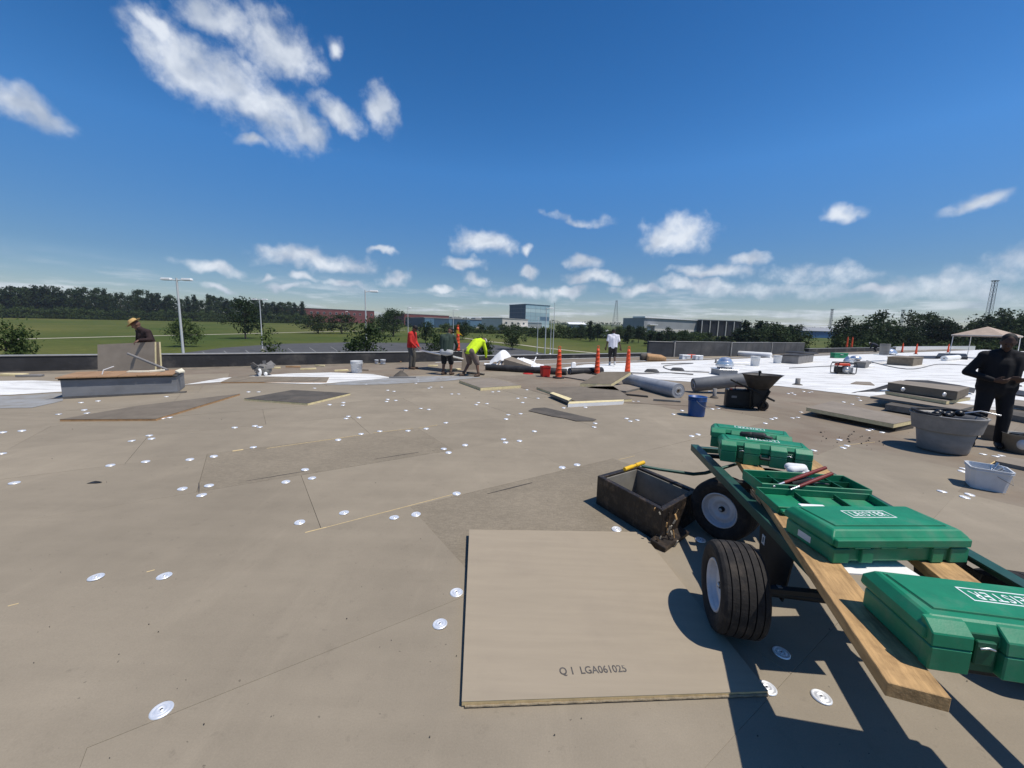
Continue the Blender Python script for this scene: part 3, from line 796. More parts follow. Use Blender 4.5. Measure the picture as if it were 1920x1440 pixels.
def mast(label, px, Y, h, w0, w1, lat=True):
    p = atd(px, 600, Y)
    t = thing('lattice_mast', label, 'mast', (p.x, p.y, gz(p.y)))
    n = 14; corners = [(1, 1), (1, -1), (-1, -1), (-1, 1)]
    for cx, cy in corners: MB().tube([(cx * w0, cy * w0, 0), (cx * w1, cy * w1, h)], .16, 4).build('leg', M_mast, t)
    b = MB()
    for i in range(n):
        for j in range(4):
            a0, a1 = corners[j], corners[(j + 1) % 4]
            f0, f1 = i / n, (i + 1) / n
            k0, k1 = w0 + (w1 - w0) * f0, w0 + (w1 - w0) * f1
            b.tube([(a0[0] * k0, a0[1] * k0, h * f0), (a1[0] * k1, a1[1] * k1, h * f1)], .10, 3, caps=False)
            b.tube([(a0[0] * k1, a0[1] * k1, h * f1), (a1[0] * k1, a1[1] * k1, h * f1)], .09, 3, caps=False)
    b.build('bracing', M_mast, t)
    MB().box((0, 0, h), (w1 * 3, w1 * 3, .6)).build('platform', M_mast, t)
    return t
mast('lattice mast with wide foot behind the man in white', 1154, 620, 42, 4.2, .9)
mast('slender mast beyond the far blue shed', 1558, 420, 28, .9, .7)
mast('short mast head showing over the tree belt', 1691, 380, 27, .8, .7)
mast('tall lattice mast rising behind the canopy', 1852, 300, 46, 1.3, 1.0)

# ------------------------------------------------------------------ buildings across the land
M_redb = mat('red_brick_far', (0.19, 0.062, 0.058), 0.9, var=0.15, scale=.15)
M_glassd = mat('dark_glass', (0.03, 0.045, 0.06), 0.15, 0.0, spec=0.6)
M_bluew = mat('blue_cladding', (0.10, 0.18, 0.26), 0.5, var=0.1, scale=.2)
M_navy = mat('dark_blue_cladding', (0.045, 0.085, 0.13), 0.4, var=0.1, scale=.2)
M_cream = mat('cream_wall', (0.55, 0.52, 0.47), 0.8, var=0.06, scale=.2)
M_greyw = mat('grey_panel', (0.27, 0.28, 0.29), 0.7, var=0.08, scale=.15)
M_roofw = mat('white_roof', (0.8, 0.8, 0.8), 0.6)
M_glassl = mat('pale_glass', (0.36, 0.50, 0.56), 0.12, 0.35, var=0.1, scale=.1)
M_glassl2 = mat('pale_glass_clear', (0.50, 0.63, 0.66), 0.1, 0.35, var=0.08, scale=.1)
class Bld:
    def __init__(s, name, label, px0, Y0, px1, Y1, sink=1.0, cat='building'):
        a, b = atd(px0, 600, Y0), atd(px1, 600, Y1)
        d = b - a; d.z = 0
        s.L = d.length; s.base = min(gz(a.y), gz(b.y)) - .2
        s.t = thing(name, label, cat, (a.x, a.y, s.base), math.atan2(d.y, d.x))
    def mass(s, name, x0, x1, h, m, depth=30, y0=0, z0=0, roof=None):
        MB().prism([(x0, y0), (x1, y0), (x1, y0 + depth), (x0, y0 + depth)], z0, h).build(name, m, s.t)
        if roof: MB().prism([(x0 - .3, y0 - .3), (x1 + .3, y0 - .3), (x1 + .3, y0 + depth + .3), (x0 - .3, y0 + depth + .3)], h + .004, h + .6).build('roof', roof, s.t)
    def win(s, x, z, w, h, m=None, y=0, name='window', frame=True):
        o = MB().box((x, y - .06, z), (w, .12, h)).build(name, M_cream if frame else (m or M_glassd), s.t)
        if frame: MB().box((x, y - .13, z), (w * .88, .06, h * .88)).build('pane', m or M_glassd, o)
        return o
b = Bld('brick_building', 'long low red brick building behind the oaks', 528, 420, 702, 470)
b.mass('wall', 0, b.L, 15.5, M_redb, 40, roof=M_coping)
for i in range(15): b.win(b.L * (i + .5) / 15, 11.2, 2.2, 2.4)
b = Bld('brick_building', 'red brick building with white doors beyond the man in red', 758, 430, 842, 470)
b.mass('wall', 0, b.L, 12.0, M_redb, 40, roof=M_coping)
b.win(b.L * .5, 2.2, 8, 4.0, M_cream, name='door'); b.win(b.L * .28, 2.0, 3, 4.0, M_cream, name='door'); b.win(b.L * .62, 6.5, 4, 3, M_greyw, name='window')
b = Bld('blue_building', 'long low blue clad building with pale panels', 795, 330, 945, 380)
b.mass('wall', 0, b.L, 8.2, M_navy, 40, roof=M_coping)
for x, w in ((.06, .10), (.30, .035), (.52, .03)): b.win(b.L * x, 4.2, b.L * w, 7.9, M_bluew, name='panel', frame=False)
b.win(b.L * .76, 4.6, b.L * .44, 5.2, M_bluew, name='panel', frame=False)
b.win(b.L * .80, 1.2, b.L * .36, 2.2, M_cream, name='panel', frame=False); b.win(b.L * .30, 1.4, b.L * .05, 2.2, M_cream, name='door', frame=False)
MB().box((b.L * .45, 14, 9.4), (10, 6, 1.8)).build('rooftop_unit', M_coping, b.t); MB().box((b.L * .75, 16, 9.6), (7, 6, 2.0)).build('rooftop_unit', M_coping, b.t); MB().box((b.L * .88, 12, 9.4), (5, 4, 1.6)).build('rooftop_unit', M_coping, b.t)
b = Bld('office_building', 'cream office block at the foot of the glass tower', 942, 300, 990, 330)
b.mass('wall', 0, b.L, 9.2, M_cream, 20, roof=M_coping)
for i in range(4):
    for k in range(2): b.win(b.L * (i + .6) / 4.4, 2.8 + 3.4 * k, 2.8, 1.5)
MB().box((b.L * .9, -2.5, 3.4), (16, 5, .5)).build('awning', M_roofw, b.t)
b = Bld('glass_building', 'tall glass tower with a dark side and a pale paned side', 985, 480, 1030, 502)
b.mass('core', 0, b.L, 27.3, M_greyw, 34)
nx, nz_ = 5, 6
for i in range(nx):
    for k in range(nz_):
        b.win(b.L * (i + .5) / nx, 27.3 * (k + .5) / nz_, b.L / nx - .25, 27.3 / nz_ - .25, (M_glassl, M_glassl2)[(i * 3 + k * 5 + (k > 2)) % 3 == 0] if not (i >= 3 and k == 2) else M_bluew, name='pane', frame=False)
MB().prism([(-.4, -.5), (b.L + .4, -.5), (b.L + .4, 34.4), (-.4, 34.4)], 27.31, 28.2).build('roof_edge', M_navy, b.t)
for i in range(4):
    for k in range(nz_): MB().box((-.06, 34 * (i + .5) / 4, 27.3 * (k + .5) / nz_), (.12, 34 / 4 - .2, 27.3 / nz_ - .2)).build('side_panel', M_navy, b.t)
b2 = Bld('lower_block', 'white flat block beside the glass tower foot', 986, 440, 1016, 440)
b2.mass('wall', 0, b2.L, 6.2, M_cream, 12, roof=M_roofw)
b = Bld('shed', 'small far shed with a white roof across the field', 1068, 420, 1099, 420, cat='shed')
b.mass('wall', 0, b.L, 5.4, M_greyw, 14)
MB().prism([(-.6, -1), (b.L + .6, -1), (b.L + .6, 15), (-.6, 15)], [5.41, 5.41, 7.6, 7.6], [5.8, 5.8, 8.0, 8.0]).build('roof', M_roofw, b.t)
b = Bld('cabin', 'small white cabin beside the conifers', 1132, 230, 1143, 230, cat='cabin')
b.mass('wall', 0, b.L, 3.0, M_roofw, 5); MB().prism([(-.3, -.3), (b.L + .3, -.3), (b.L + .3, 5.3), (-.3, 5.3)], 3.0, [3.2, 3.2, 4, 4]).build('roof', M_roofw, b.t); b.win(b.L * .5, 1.5, 1.2, 1.2)
b = Bld('warehouse', 'grey panel warehouse with white roof edge and small windows', 1208, 268, 1316, 300)
b.mass('wall', 0, b.L, 12.0, M_greyw, 19)
b.mass('lower_wall', 0, b.L, 5.0, M_cream, .35, y0=-.36)
MB().prism([(-.3, -.8), (b.L, -.8), (b.L, 10), (-.3, 10)], 12.01, [13.0, 12.3, 12.3, 13.0]).build('roof_edge', M_roofw, b.t)
for i in range(9): b.win(b.L * (i + .7) / 9.4, 2.7, 2.4, 2.4, y=-.36)
b.win(b.L * .13, 4.2, 3.6, 5.8, y=-.36, name='door')
MB().box((b.L * .12, -1.3, 7.6), (8, 2, .4)).build('canopy', M_roofw, b.t)
for i in range(5): MB().box((-.06, 3 + 3.2 * i, 1.9), (.12, 1.7, 2.4)).build('side_window', M_glassd, b.t)
b = Bld('steel_frame_hall', 'open black hall with pale columns at the warehouse end', 1317, 292, 1392, 300)
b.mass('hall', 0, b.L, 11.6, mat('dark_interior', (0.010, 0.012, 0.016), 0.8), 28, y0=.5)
for i in range(6): MB().box((b.L * i / 5, 0, 5.9), (.5, .5, 11.8)).build('column', M_cream, b.t)
MB().prism([(-.3, -.4), (b.L + .3, -.4), (b.L + .3, 30), (-.3, 30)], 11.82, 12.3).build('roof', M_greyw, b.t)
b = Bld('blue_shed', 'far long shed with blue wall and grey roof beyond the field', 1508, 330, 1590, 330, cat='shed')
b.mass('wall', 0, b.L, 5.6, mat('strong_blue', (0.03, 0.12, 0.26), 0.5), 20)
MB().prism([(-.6, -.6), (b.L + .6, -.6), (b.L + .6, 20), (-.6, 20)], [5.61] * 4, [5.9, 5.9, 9.2, 9.2]).build('roof', M_greyw, b.t)
# ------------------------------------------------------------------ cart with welding-tool cases
M_green = mat('green_case_plastic', (0.011, 0.205, 0.100), 0.46, var=0.20, scale=5, dirt=0.75, dirtc=(0.115, 0.215, 0.14), dscale=6, bump=0.04, bscale=160)
M_greend = mat('green_case_recess', (0.006, 0.085, 0.042), 0.5, var=0.2, scale=9)
M_cart = mat('cart_green_paint', (0.020, 0.075, 0.058), 0.45, 0.1, var=0.2, scale=9, dirt=0.5, dirtc=(0.05, 0.055, 0.05), dscale=6)
M_cartd = mat('cart_dark_steel', (0.018, 0.02, 0.02), 0.6, 0.2, var=0.3, scale=8)
M_tyre = mat('tyre_rubber', (0.020, 0.018, 0.017), 0.85, var=0.3, scale=25, dirt=0.8, dirtc=(0.085, 0.068, 0.052), dscale=9, bump=0.3, bscale=120)
M_rim = mat('rim_white_paint', (0.52, 0.53, 0.56), 0.45, 0.15, var=0.08, scale=10, dirt=0.4, dirtc=(0.2, 0.18, 0.16), dscale=9)
M_wood = mat('plank_wood', (0.43, 0.265, 0.115), 0.75, var=0.36, scale=7, stretch=(4.0, 0.5, 4.0), bump=0.35, bscale=30, dirt=0.7, dirtc=(0.20, 0.115, 0.05), dscale=11)
M_ply = mat('plywood', (0.34, 0.205, 0.11), 0.75, var=0.22, scale=4, stretch=(.6, 2.5, 1), dirt=0.4, dirtc=(0.18, 0.10, 0.05), dscale=2)
M_ink = mat('print_white', (0.80, 0.83, 0.81), 0.5, var=0.05, dirt=.7, dirtc=(0.25, 0.42, 0.33), dscale=30)
M_inkd = mat('print_dark', (0.085, 0.078, 0.072), 0.9, var=0.3, scale=60)
M_steel = mat('bright_steel', (0.55, 0.56, 0.57), 0.3, 0.9, var=0.1)
M_yellow = mat('yellow_grip', (0.70, 0.42, 0.02), 0.5, var=0.08)
M_red = mat('red_handle', (0.16, 0.022, 0.018), 0.5, var=0.15)
M_label = mat('sticker', (0.6, 0.6, 0.58), 0.5, var=0.05)

def text(name, body, size, m, parent, M, width=None, bold=0.0, th=.0006, sp=1.0):
    cu = bpy.data.curves.new(name, 'FONT'); cu.body = body; cu.size = size; cu.align_x = 'CENTER'; cu.align_y = 'CENTER'
    cu.extrude = th; cu.offset = bold; cu.space_character = sp; cu.resolution_u = 3
    o = bpy.data.objects.new(name, cu); col.objects.link(o)
    bpy.context.view_layer.update()
    me = bpy.data.meshes.new_from_object(o.evaluated_get(bpy.context.evaluated_depsgraph_get()))
    bpy.data.objects.remove(o)
    if width:
        xs = [v.co.x for v in me.vertices]; k = width / (max(xs) - min(xs))
        for v in me.vertices: v.co.x *= k
    me.transform(M)
    me.materials.clear()
    return link(name, me, m, parent)

cart = thing('roof_cart', 'dark green steel roof cart on fat tyres loaded with green cases', 'cart', (1.921, 2.284, 0), R(-9.5))
def rail(p, q, name='rail', w=.065, h=.05, side=1):
    mb = MB(); p, q = Vector(p), Vector(q); d = (q - p); l = d.length; rz = math.atan2(d.y, d.x)
    c = (p + q) / 2
    mb.box((c.x, c.y, c.z - .004), (l, w, .008), rz)
    s = Vector((-math.sin(rz), math.cos(rz), 0)) * side * (w / 2 - .004)
    mb.box((c.x + s.x, c.y + s.y, c.z - .008 - h / 2 - .0005), (l, .008, h), rz)
    return mb.build(name, M_cart, cart, bevel=.0015)
HX, Y0c, Y1c, ZR = .408, -1.20, 1.214, .56
rail((-HX, Y0c, ZR), (-HX, Y1c, ZR), side=1)
rail((HX, Y0c, ZR), (HX, Y1c, ZR), side=-1)
for k, y in enumerate((Y0c + .035, -.45, .35, Y1c - .035)):
    MB().box((0, y, ZR - .035), (2 * HX - .07, .05, .045)).build('cross_bar', M_cart if k in (3,) else M_cartd, cart, bevel=.002)
MB().box((0, Y1c - .14, ZR - .06), (2 * HX - .06, .04, .03)).build('cross_bar', M_cartd, cart, bevel=.002)
# side plates that carry the rear axle, with a sticker on one
for s in (-1, 1):
    pl_ = MB().prism([(-.17, -.30), (.10, -.30), (.16, .0), (-.22, .0)], -.004, .004, M=T(s * (HX - .01), -.30, ZR - .062) @ rotm(math.pi / 2, 0, math.pi / 2)).build('axle_plate', M_cartd, cart)
    if s < 0:
        st = MB().box((0, 0, 0), (.003, .032, .055), M=T(-HX + .0035, -.215, ZR - .155)).build('sticker', M_label, pl_)
        MB().box((0, 0, 0), (.002, .010, .030), M=T(-HX + .0015, -.215, ZR - .155)).build('sticker_mark', M_inkd, pl_)
MB().tube([(-.70, -.46, .235), (.70, -.46, .235)], .02, 8).build('axle', M_cartd, cart)
MB().box((-.42, -.62, .36), (.34, .035, .025), rz=.05).build('brace_bar', M_cartd, cart, bevel=.002)
MB().box((-.50, -.62, .3735), (.02, .02, .006)).build('bolt_head', M_steel, cart)
def wheel(x, y, rz, out):
    """out: +1 or -1, the side its dish faces along the wheel's own axle"""
    M0 = T(x, y, .24) @ rotm(0, 0, rz) @ rotm(0, math.pi / 2, 0)
    W2 = .105
    prof = [(.125, -W2 * .80), (.150, -W2 * .98), (.175, -W2 * 1.05), (.200, -W2 * 1.05), (.220, -W2 * .98), (.229, -W2 * .86)]
    zs = [-.072, -.036, 0, .036, .072]
    for z in zs: prof += [(.2355 - abs(z) * .05, z - .0030), (.223, z - .0022), (.223, z + .0022), (.2355 - abs(z) * .05, z + .0030)]
    prof += [(.229, W2 * .86), (.220, W2 * .98), (.200, W2 * 1.05), (.175, W2 * 1.05), (.150, W2 * .98), (.125, W2 * .80)]
    hub = MB().lathe([(.128, -W2 * .8), (.10, -.05), (.10, .05), (.128, W2 * .8)], 32, M0)
    hub = hub.build('wheel', M_rim, cart)
    ty = MB().lathe(prof, 72, M0, smooth=False).build('tyre', M_tyre, hub)
    f = out
    rp = [(.136, f * W2 * .86), (.134, f * W2 * .93), (.127, f * W2 * .93), (.121, f * W2 * .72), (.113, f * W2 * .55), (.092, f * W2 * .52), (.084, f * W2 * .58), (.062, f * W2 * .55), (.050, f * W2 * .40), (.030, f * W2 * .40), (.0005, f * W2 * .40)]
    MB().lathe(rp, 32, M0).build('rim_dish', M_rim, hub)
    MB().lathe([(.021, f * W2 * .40), (.021, f * W2 * .58), (.017, f * W2 * .66), (.0005, f * W2 * .66)], 14, M0).build('hub_cap', M_cartd, hub)
    MB().lathe([(.012, f * W2 * .66), (.012, f * W2 * .74), (.0005, f * W2 * .74)], 8, M0).build('axle_nut', M_steel, hub)
    return hub
wheel(-.640, -.46, -.06, -1); wheel(.640, -.46, 0, 1)
SA = R(46)                                                   # the front wheels are turned
wheel(-.33, .58, SA, -1); wheel(.40, .80, SA, 1)
ca = Vector((math.cos(SA), math.sin(SA), 0))
MB().tube([Vector((.03, .68, .235)) - ca * .40, Vector((.03, .68, .235)) + ca * .40], .018, 8).build('steering_axle', M_cartd, cart)
MB().lathe([(.09, .24), (.09, .30), (.05, .31), (.05, .50), (.12, .505), (.12, .515)], 16, T(.03, .68, 0)).build('turntable', M_cartd, cart)
ci = cart.matrix_basis.inverted()
hp = [ci @ v for v in (at(1203, 874, .40), at(1236, 880, .385), at(1300, 889, .36), at(1322, 887, .36), at(1395, 866, .40))] + [Vector((.03, .76, .36))]
MB().tube(hp, [.014, .014, .0155, .0155, .0155, .0155], 8).build('tow_handle', M_cart, cart)
g0, g1 = ci @ at(1171, 880, .40), ci @ at(1207, 867, .42)
gr = MB().tube([g0, g0.lerp(g1, .42)], .018, 10); gr.tube([g0.lerp(g1, .58), g1], .018, 10)
gr.tube([g0.lerp(g1, .42), g0.lerp(g1, .58)], .0135, 10, caps=False)
gr.build('handle_grip', M_yellow, cart)
# steel frame around the lower front
for s in (-1, 1): MB().box((s * (HX - .06), .95, ZR - .07), (.04, .5, .05)).build('frame_gusset', M_cartd, cart, bevel=.002)

# planks laid lengthways over the cart
def plank(label, p, q, w, th, z, m=M_wood):
    p, q = Vector(p), Vector(q); d = q - p; rz = math.atan2(d.y, d.x) - math.pi / 2
    o = MB().box((0, 0, th / 2), (w, d.length, th)).build('plank', m, None, bevel=.002, loc=((p.x + q.x) / 2, (p.y + q.y) / 2, z), rot=(0, 0, rz))
    return tag(o, label, 'plank', 'planks across the cart')
plank('long plank on the cart with its sawn end jutting past the tyre', (1.945, 3.20, 0), (1.165, .975, 0), .142, .045, ZR + .0005)
plank('long plank along the far rail of the cart under the cases', (2.40, 3.14, 0), (1.70, .98, 0), .142, .045, ZR + .0005)
ZP = ZR + .047

# tool cases
def case(label, c, rz, W=.62, D=.29, H=.140, flip=False, latch=True, tilt=0.0, handle=True):
    """green moulded case; front (-y) carries latches or hinges; lettering on the lid reads from the front unless flipped"""
    t = thing('tool_case', label, 'tool case', c, rot=(tilt, 0, rz), group='green tool cases on the cart')
    hb = H * .53
    w, d = W / 2, D / 2
    body = MB().prism([(-w + .01, -d + .02), (w - .01, -d + .02), (w - .01, d - .008), (-w + .01, d - .008)], 0, hb - .002).build('body', M_green, t, bevel=.012, bseg=3)
    mb = MB()
    # lid: chamfered all round
    def ring(ins, z): return [(-w + ins, -d + .014 + ins, z), (w - ins, -d + .014 + ins, z), (w - ins, d - ins, z), (-w + ins, d - ins, z)]
    rs_ = [ring(.004, hb + .002), ring(0, hb + .012), ring(.002, H * .80), ring(.022, H * .97), ring(.030, H)]
    vs = sum(rs_, [])
    fs = [(3, 2, 1, 0)] + [(4 * i + k, 4 * i + (k + 1) % 4, 4 * i + 4 + (k + 1) % 4, 4 * i + 4 + k) for i in range(4) for k in range(4)] + [(16, 17, 18, 19)]
    mb.add(vs, fs)
    lid = mb.build('lid', M_green, t, bevel=.006, bseg=2)
    # raised field with its groove
    MB().prism([(-w + .062, -d + .075), (w - .062, -d + .075), (w - .045, d - .045), (-w + .045, d - .045)], H - .001, H + .0035).build('raised_field', M_green, lid, bevel=.002)
    gx = .002
    for a, b in (((-w + .058, -d + .071), (w - .058, -d + .071)), ((-w + .058, -d + .071), (-w + .041, d - .041)), ((w - .058, -d + .071), (w - .041, d - .041))):
        dx, dy = b[0] - a[0], b[1] - a[1]
        MB().box(((a[0] + b[0]) / 2, (a[1] + b[1]) / 2, H + .0004), (math.hypot(dx, dy), .004, .0012), math.atan2(dy, dx)).build('groove', M_greend, lid)
    # moulded front
    if latch:
        for x, ww in ((-w + .060, .105), (-.085, .105), (.085, .105), (w - .060, .105)):
            MB().box((x, -d + .012, hb * .50), (ww, .038, hb * .96), top=(1, 1)).build('rib', M_green, body, bevel=.004)
            MB().prism([(-d - .007, hb), (-d + .03, hb), (-d + .045, H * .99), (-d + .03, H * .97), (-d - .004, H * .80)], -ww / 2, ww / 2, M=T(x, 0, 0) @ Matrix(((0, 0, 1, 0), (1, 0, 0, 0), (0, 1, 0, 0), (0, 0, 0, 1)))).build('rib', M_green, lid, bevel=.003)
        for x in (-w + .150, w - .150):
            MB().box((x, -d + .017, H * .44), (.072, .010, H * .78)).build('recess', M_greend, body)
            l_ = MB().box((x, -d + .008, hb * .90), (.050, .012, H * .50)).build('latch', M_greend, t, bevel=.003)
            MB().tube([(x - .018, -d - .001, hb * 1.12), (x, -d - .004, hb * 1.20), (x + .018, -d - .001, hb * 1.12)], .0035, 5).build('latch_bar', M_steel, l_)
        if handle:
            MB().tube([(-.030, -d + .005, hb * .95), (-.028, -d - .014, hb * .72), (.028, -d - .014, hb * .72), (.030, -d + .005, hb * .95)], .010, 8).build('handle', M_cartd, t)
    else:
        MB().box((0, -d + .012, hb + (H - hb) * .30), (W - .02, .024, (H - hb) * .55)).build('rim_band', M_green, lid, bevel=.004)
        for x, ww in ((-w + .045, .075), (-w + .165, .055), (w - .15, .055), (w - .05, .085)):
            MB().box((x, -d + .020, hb * .47), (ww, .026, hb * .90)).build('rib', M_green, body, bevel=.003)
        for x in (-.19, -.07, .05, .17):
            MB().tube([(x - .035, -d + .005, hb + .001), (x + .035, -d + .005, hb + .001)], .005, 6).build('hinge', M_green, t)
        MB().box((-w - .0015 + .011, .02, hb * .5), (.002, .075, .030)).build('label_plate', M_label, body)
    lw = .205
    rz_ = math.pi if flip else 0
    Mt = T(0, .028, H + .0042) @ rotm(0, 0, rz_)
    tx = text('lettering', 'LEISTER', .058, M_ink, lid, Mt, width=lw * .84, bold=.0002, sp=1.15)
    fr = MB()
    for (cx, cy, sx, sy) in ((0, .033, lw + .012, .0045), (0, -.033, lw + .012, .0045), (-lw / 2 - .004, 0, .0045, .0615), (lw / 2 + .004, 0, .0045, .0615)): fr.box((cx, cy, 0), (sx, sy, .0012), M=Mt)
    fr.build('lettering_frame', M_ink, lid)
    return t
case('green case with hinges and its lettering reading upright, next to the open case', (1.715, 1.742, ZP), R(3), W=.64, D=.30, flip=False, latch=False)
case('green case with inverted lettering at the jutting end of the plank', (1.600, 1.135, ZP), R(-10), W=.66, D=.29, H=.15, flip=True, latch=True)
case('green latched case with a black glove on its lid, touching the open case side', (1.950, 2.945, ZP), R(-23), W=.60, D=.25, H=.165, flip=True)
case('green latched case at the tow handle end of the cart', (2.005, 3.215, ZP + .03), R(-27), W=.58, D=.25, H=.160, flip=True)
# a glove draped on a case
gl = MB()
gp_ = at(1415, 815, .80)
gl.cap((0, 0, 0), (.075, -.02, .004), .022, .026); gl.cap((.07, -.02, .0), (.10, .03, .0), .012, .009); gl.cap((.075, -.03, 0), (.13, -.05, -.005), .013, .008)
gl.cap((.07, -.02, 0), (.135, -.02, -.004), .012, .008); gl.cap((-.01, 0, 0), (-.06, .015, -.006), .024, .020); gl.cap((-.06, .02, 0), (-.075, -.01, -.055), .016, .012)
tag(gl.build('glove', M_black, loc=gp_ - Vector((0.02, -.01, .003)), rot=(0, 0, R(-20))), 'black work glove lying on a green case', 'glove')

# open case: tray and lid folded out flat
oc = thing('open_case', 'open green case with trays of tools showing red handles', 'tool case', (1.845, 2.30, ZP), R(-6), 'green tool cases on the cart')
def tray(name, cx, cy, z, W, D, h, th=.007, tilt=0.0):
    mb = MB(); M0 = T(cx, cy, z) @ rotm(tilt, 0, 0)
    w, d = W / 2, D / 2
    mb.box((0, 0, th / 2), (W, D, th), M=M0)
    for (x, y, sx, sy) in ((0, -d + th / 2, W, th), (0, d - th / 2, W, th), (-w + th / 2, 0, th, D - 2 * th - .0005), (w - th / 2, 0, th, D - 2 * th - .0005)):
        mb.box((x, y, th + (h - th) / 2 + .0003), (sx, sy, h - th), M=M0)
    o = mb.build(name, M_green, oc, bevel=.003)
    return o, M0
ft, M0 = tray('body', .03, .115, 0, .63, .25, .070)
for x in (-.16, .05, .2): MB().box((x, 0, .028), (.008, .222, .036), M=M0).build('divider', M_greend, ft)
MB().box((0, .045, .031), (.60, .006, .036), M=M0).build('divider', M_greend, ft)
lt, M1 = tray('lid', -.01, -.155, .0, .64, .25, .048, tilt=R(3))
for x in (-.1, .12): MB().box((x, 0, .022), (.008, .222, .024), M=M1).build('divider', M_greend, lt)
MB().box((0, -.135, .026), (.62, .035, .018), M=M1).build('flange', M_green, lt, bevel=.004)
for x in (-.2, .05, .22): MB().box((x, -.135, .040), (.05, .03, .018), M=M1).build('latch_catch', M_greend, lt, bevel=.003)
for k, (a, b) in enumerate((((1470, 905), (1548, 877)), ((1498, 912), (1560, 888)))):
    p, q = at(*a, .675), at(*b, .735)
    pl2 = thing('pliers_handle', 'long red tool handle sticking out of the open case' if k == 0 else 'short red tool handle resting in the open case', 'tool', p)
    MB().tube([(0, 0, 0), (q - p) * .45, (q - p)], [.009, .013, .011], 8).build('grip', M_red, pl2)
    MB().tube([(p - q) * .25, (0, 0, 0)], [.006, .008], 8).build('shaft', M_steel, pl2)
M_cloth = mat('white_cloth', (0.74, 0.74, 0.74), 0.8, var=0.08, scale=20)
rg = MB(); rr = random.Random(2)
for i in range(7): rg.cap((rr.uniform(-.06, 0), rr.uniform(-.03, .03), .025 + .01 * i * .5), (rr.uniform(.02, .07), rr.uniform(-.03, .03), .025 + .006 * i), .028, .022)
tag(rg.build('rag', M_cloth, loc=at(1492, 892, ZP + .02)), 'crumpled white rag between two green cases', 'rag')
# white paper sheets on the cart floor
for k, (a, lab) in enumerate((((1635, 1062), 'flat white panel lying on the cart under the hinged case'), ((1525, 950), 'white card wedged beside the open case'))):
    p = at(*a, ZP - .03 if k == 0 else ZP + .05)
    o = MB().box((0, 0, 0), (.30 if k == 0 else .13, .14 if k == 0 else .05, .006)).build('card', M_tpo, loc=p, rot=(0, 0, R(-4)))
    tag(o, lab, 'card')

# ------------------------------------------------------------------ black curb box beside the cart
M_curb = mat('tarred_curb', (0.018, 0.014, 0.012), 0.5, var=0.4, scale=7, dirt=0.75, dirtc=(0.13, 0.088, 0.055), dscale=11, bump=0.8, bscale=22)
M_curbin = mat('curb_inside', (0.20, 0.19, 0.165), 0.8, var=0.2, scale=5, dirt=0.5, dirtc=(0.08, 0.07, 0.06))
cb = [Vector((.805, 3.445, 0)), Vector((1.150, 2.770, 0)), Vector((1.600, 3.165, 0)), Vector((1.265, 3.77, 0))]
cc = sum(cb, Vector()) / 4
ct = thing('roof_curb', 'open black tarred curb box with flaking edges beside the cart tyre', 'curb', cc)
hc = .27
for i in range(4):
    a, b = cb[i] - cc, cb[(i + 1) % 4] - cc
    d = (b - a).normalized(); nn = Vector((-d.y, d.x, 0))
    w_ = .045
    q = [a, b, b + nn * w_ - d * w_, a + nn * w_ + d * w_]
    mb = MB().prism([p[:2] for p in q], 0, hc)
    mb.build('side', M_curb, ct, bevel=.004)
    if i in (2, 3):
        e = [p + nn * .002 for p in (b + nn * w_ - d * w_, a + nn * w_ + d * w_)]
        MB().prism([(e[1] + d * .004)[:2], (e[0] - d * .004)[:2], (e[0] - d * .004 + nn * .012)[:2], (e[1] + d * .004 + nn * .012)[:2]], .012, hc - .02).build('lining', M_curbin, ct)
# torn flashing at the near corner
rn = random.Random(4)
M_edgechip = mat('flaked_paint', (.30, .27, .22), .8, var=.2, scale=30)
for k in range(24):
    p = Vector((cb[1] - cc)) + Vector((rn.uniform(-.06, .12), rn.uniform(-.02, .10), rn.uniform(.02, hc - .01)))
    MB().box((0, 0, 0), (rn.uniform(.006, .022), .006, rn.uniform(.02, .07)), M=T(*(p + Vector((.01, -.035, 0)))) @ rotm(rn.uniform(-.3, .3), rn.uniform(-.4, .4), R(40))).build('flake', (M_curb, M_edgechip, M_wood)[k % 3], ct)
MB().prism([(-.05, -.02), (.34, -.02), (.34, .10), (-.05, .10)], 0, [.035, .03, .05, .06], M=T(*(Vector((1.165, 2.70, 0)) - cc)) @ rotm(0, 0, R(42))).build('loose_flashing', M_curb, ct, bevel=.004)

# ------------------------------------------------------------------ loose insulation panel with a printed code
p1, p2, p3 = at(866, 1318, .02), at(1440, 1296, .02), at(880, 999, .03)
p4 = p2 + p3 - p1
pc = (p1 + p2 + p3 + p4) / 4
ip = thing('insulation_board', 'loose square beige insulation panel with a printed code, in front of the cart tyre', 'board', (pc.x, pc.y, 0))
M_facer = mat('panel_facer', (0.318, 0.264, 0.192), 0.85, var=0.05, scale=3, stretch=(.5, 6, 1), dirt=0.22, dirtc=(0.2, 0.165, 0.13), dscale=2.5)
q = [(v - pc) for v in (p1, p2, p4, p3)]
MB().prism([v[:2] for v in q], [.006, .0045, .0045, .030], [.026, .020, .022, .056]).build('foam_core', M_foam_edge, ip)
MB().prism([(v * 1.0008)[:2] for v in q], [.0262, .0202, .0222, .0562], [.0275, .0215, .0235, .0575]).build('facer', M_facer, ip)
pt = at(1112, 1257, .025) - pc
ang = math.atan2(q[1].y - q[0].y, q[1].x - q[0].x)
text('printed_code', 'Q 1  LGA061025', .055, M_inkd, ip, T(pt.x, pt.y, .0262) @ rotm(0, R(.35), ang + R(1)), width=.315, th=.0009, bold=.0009)
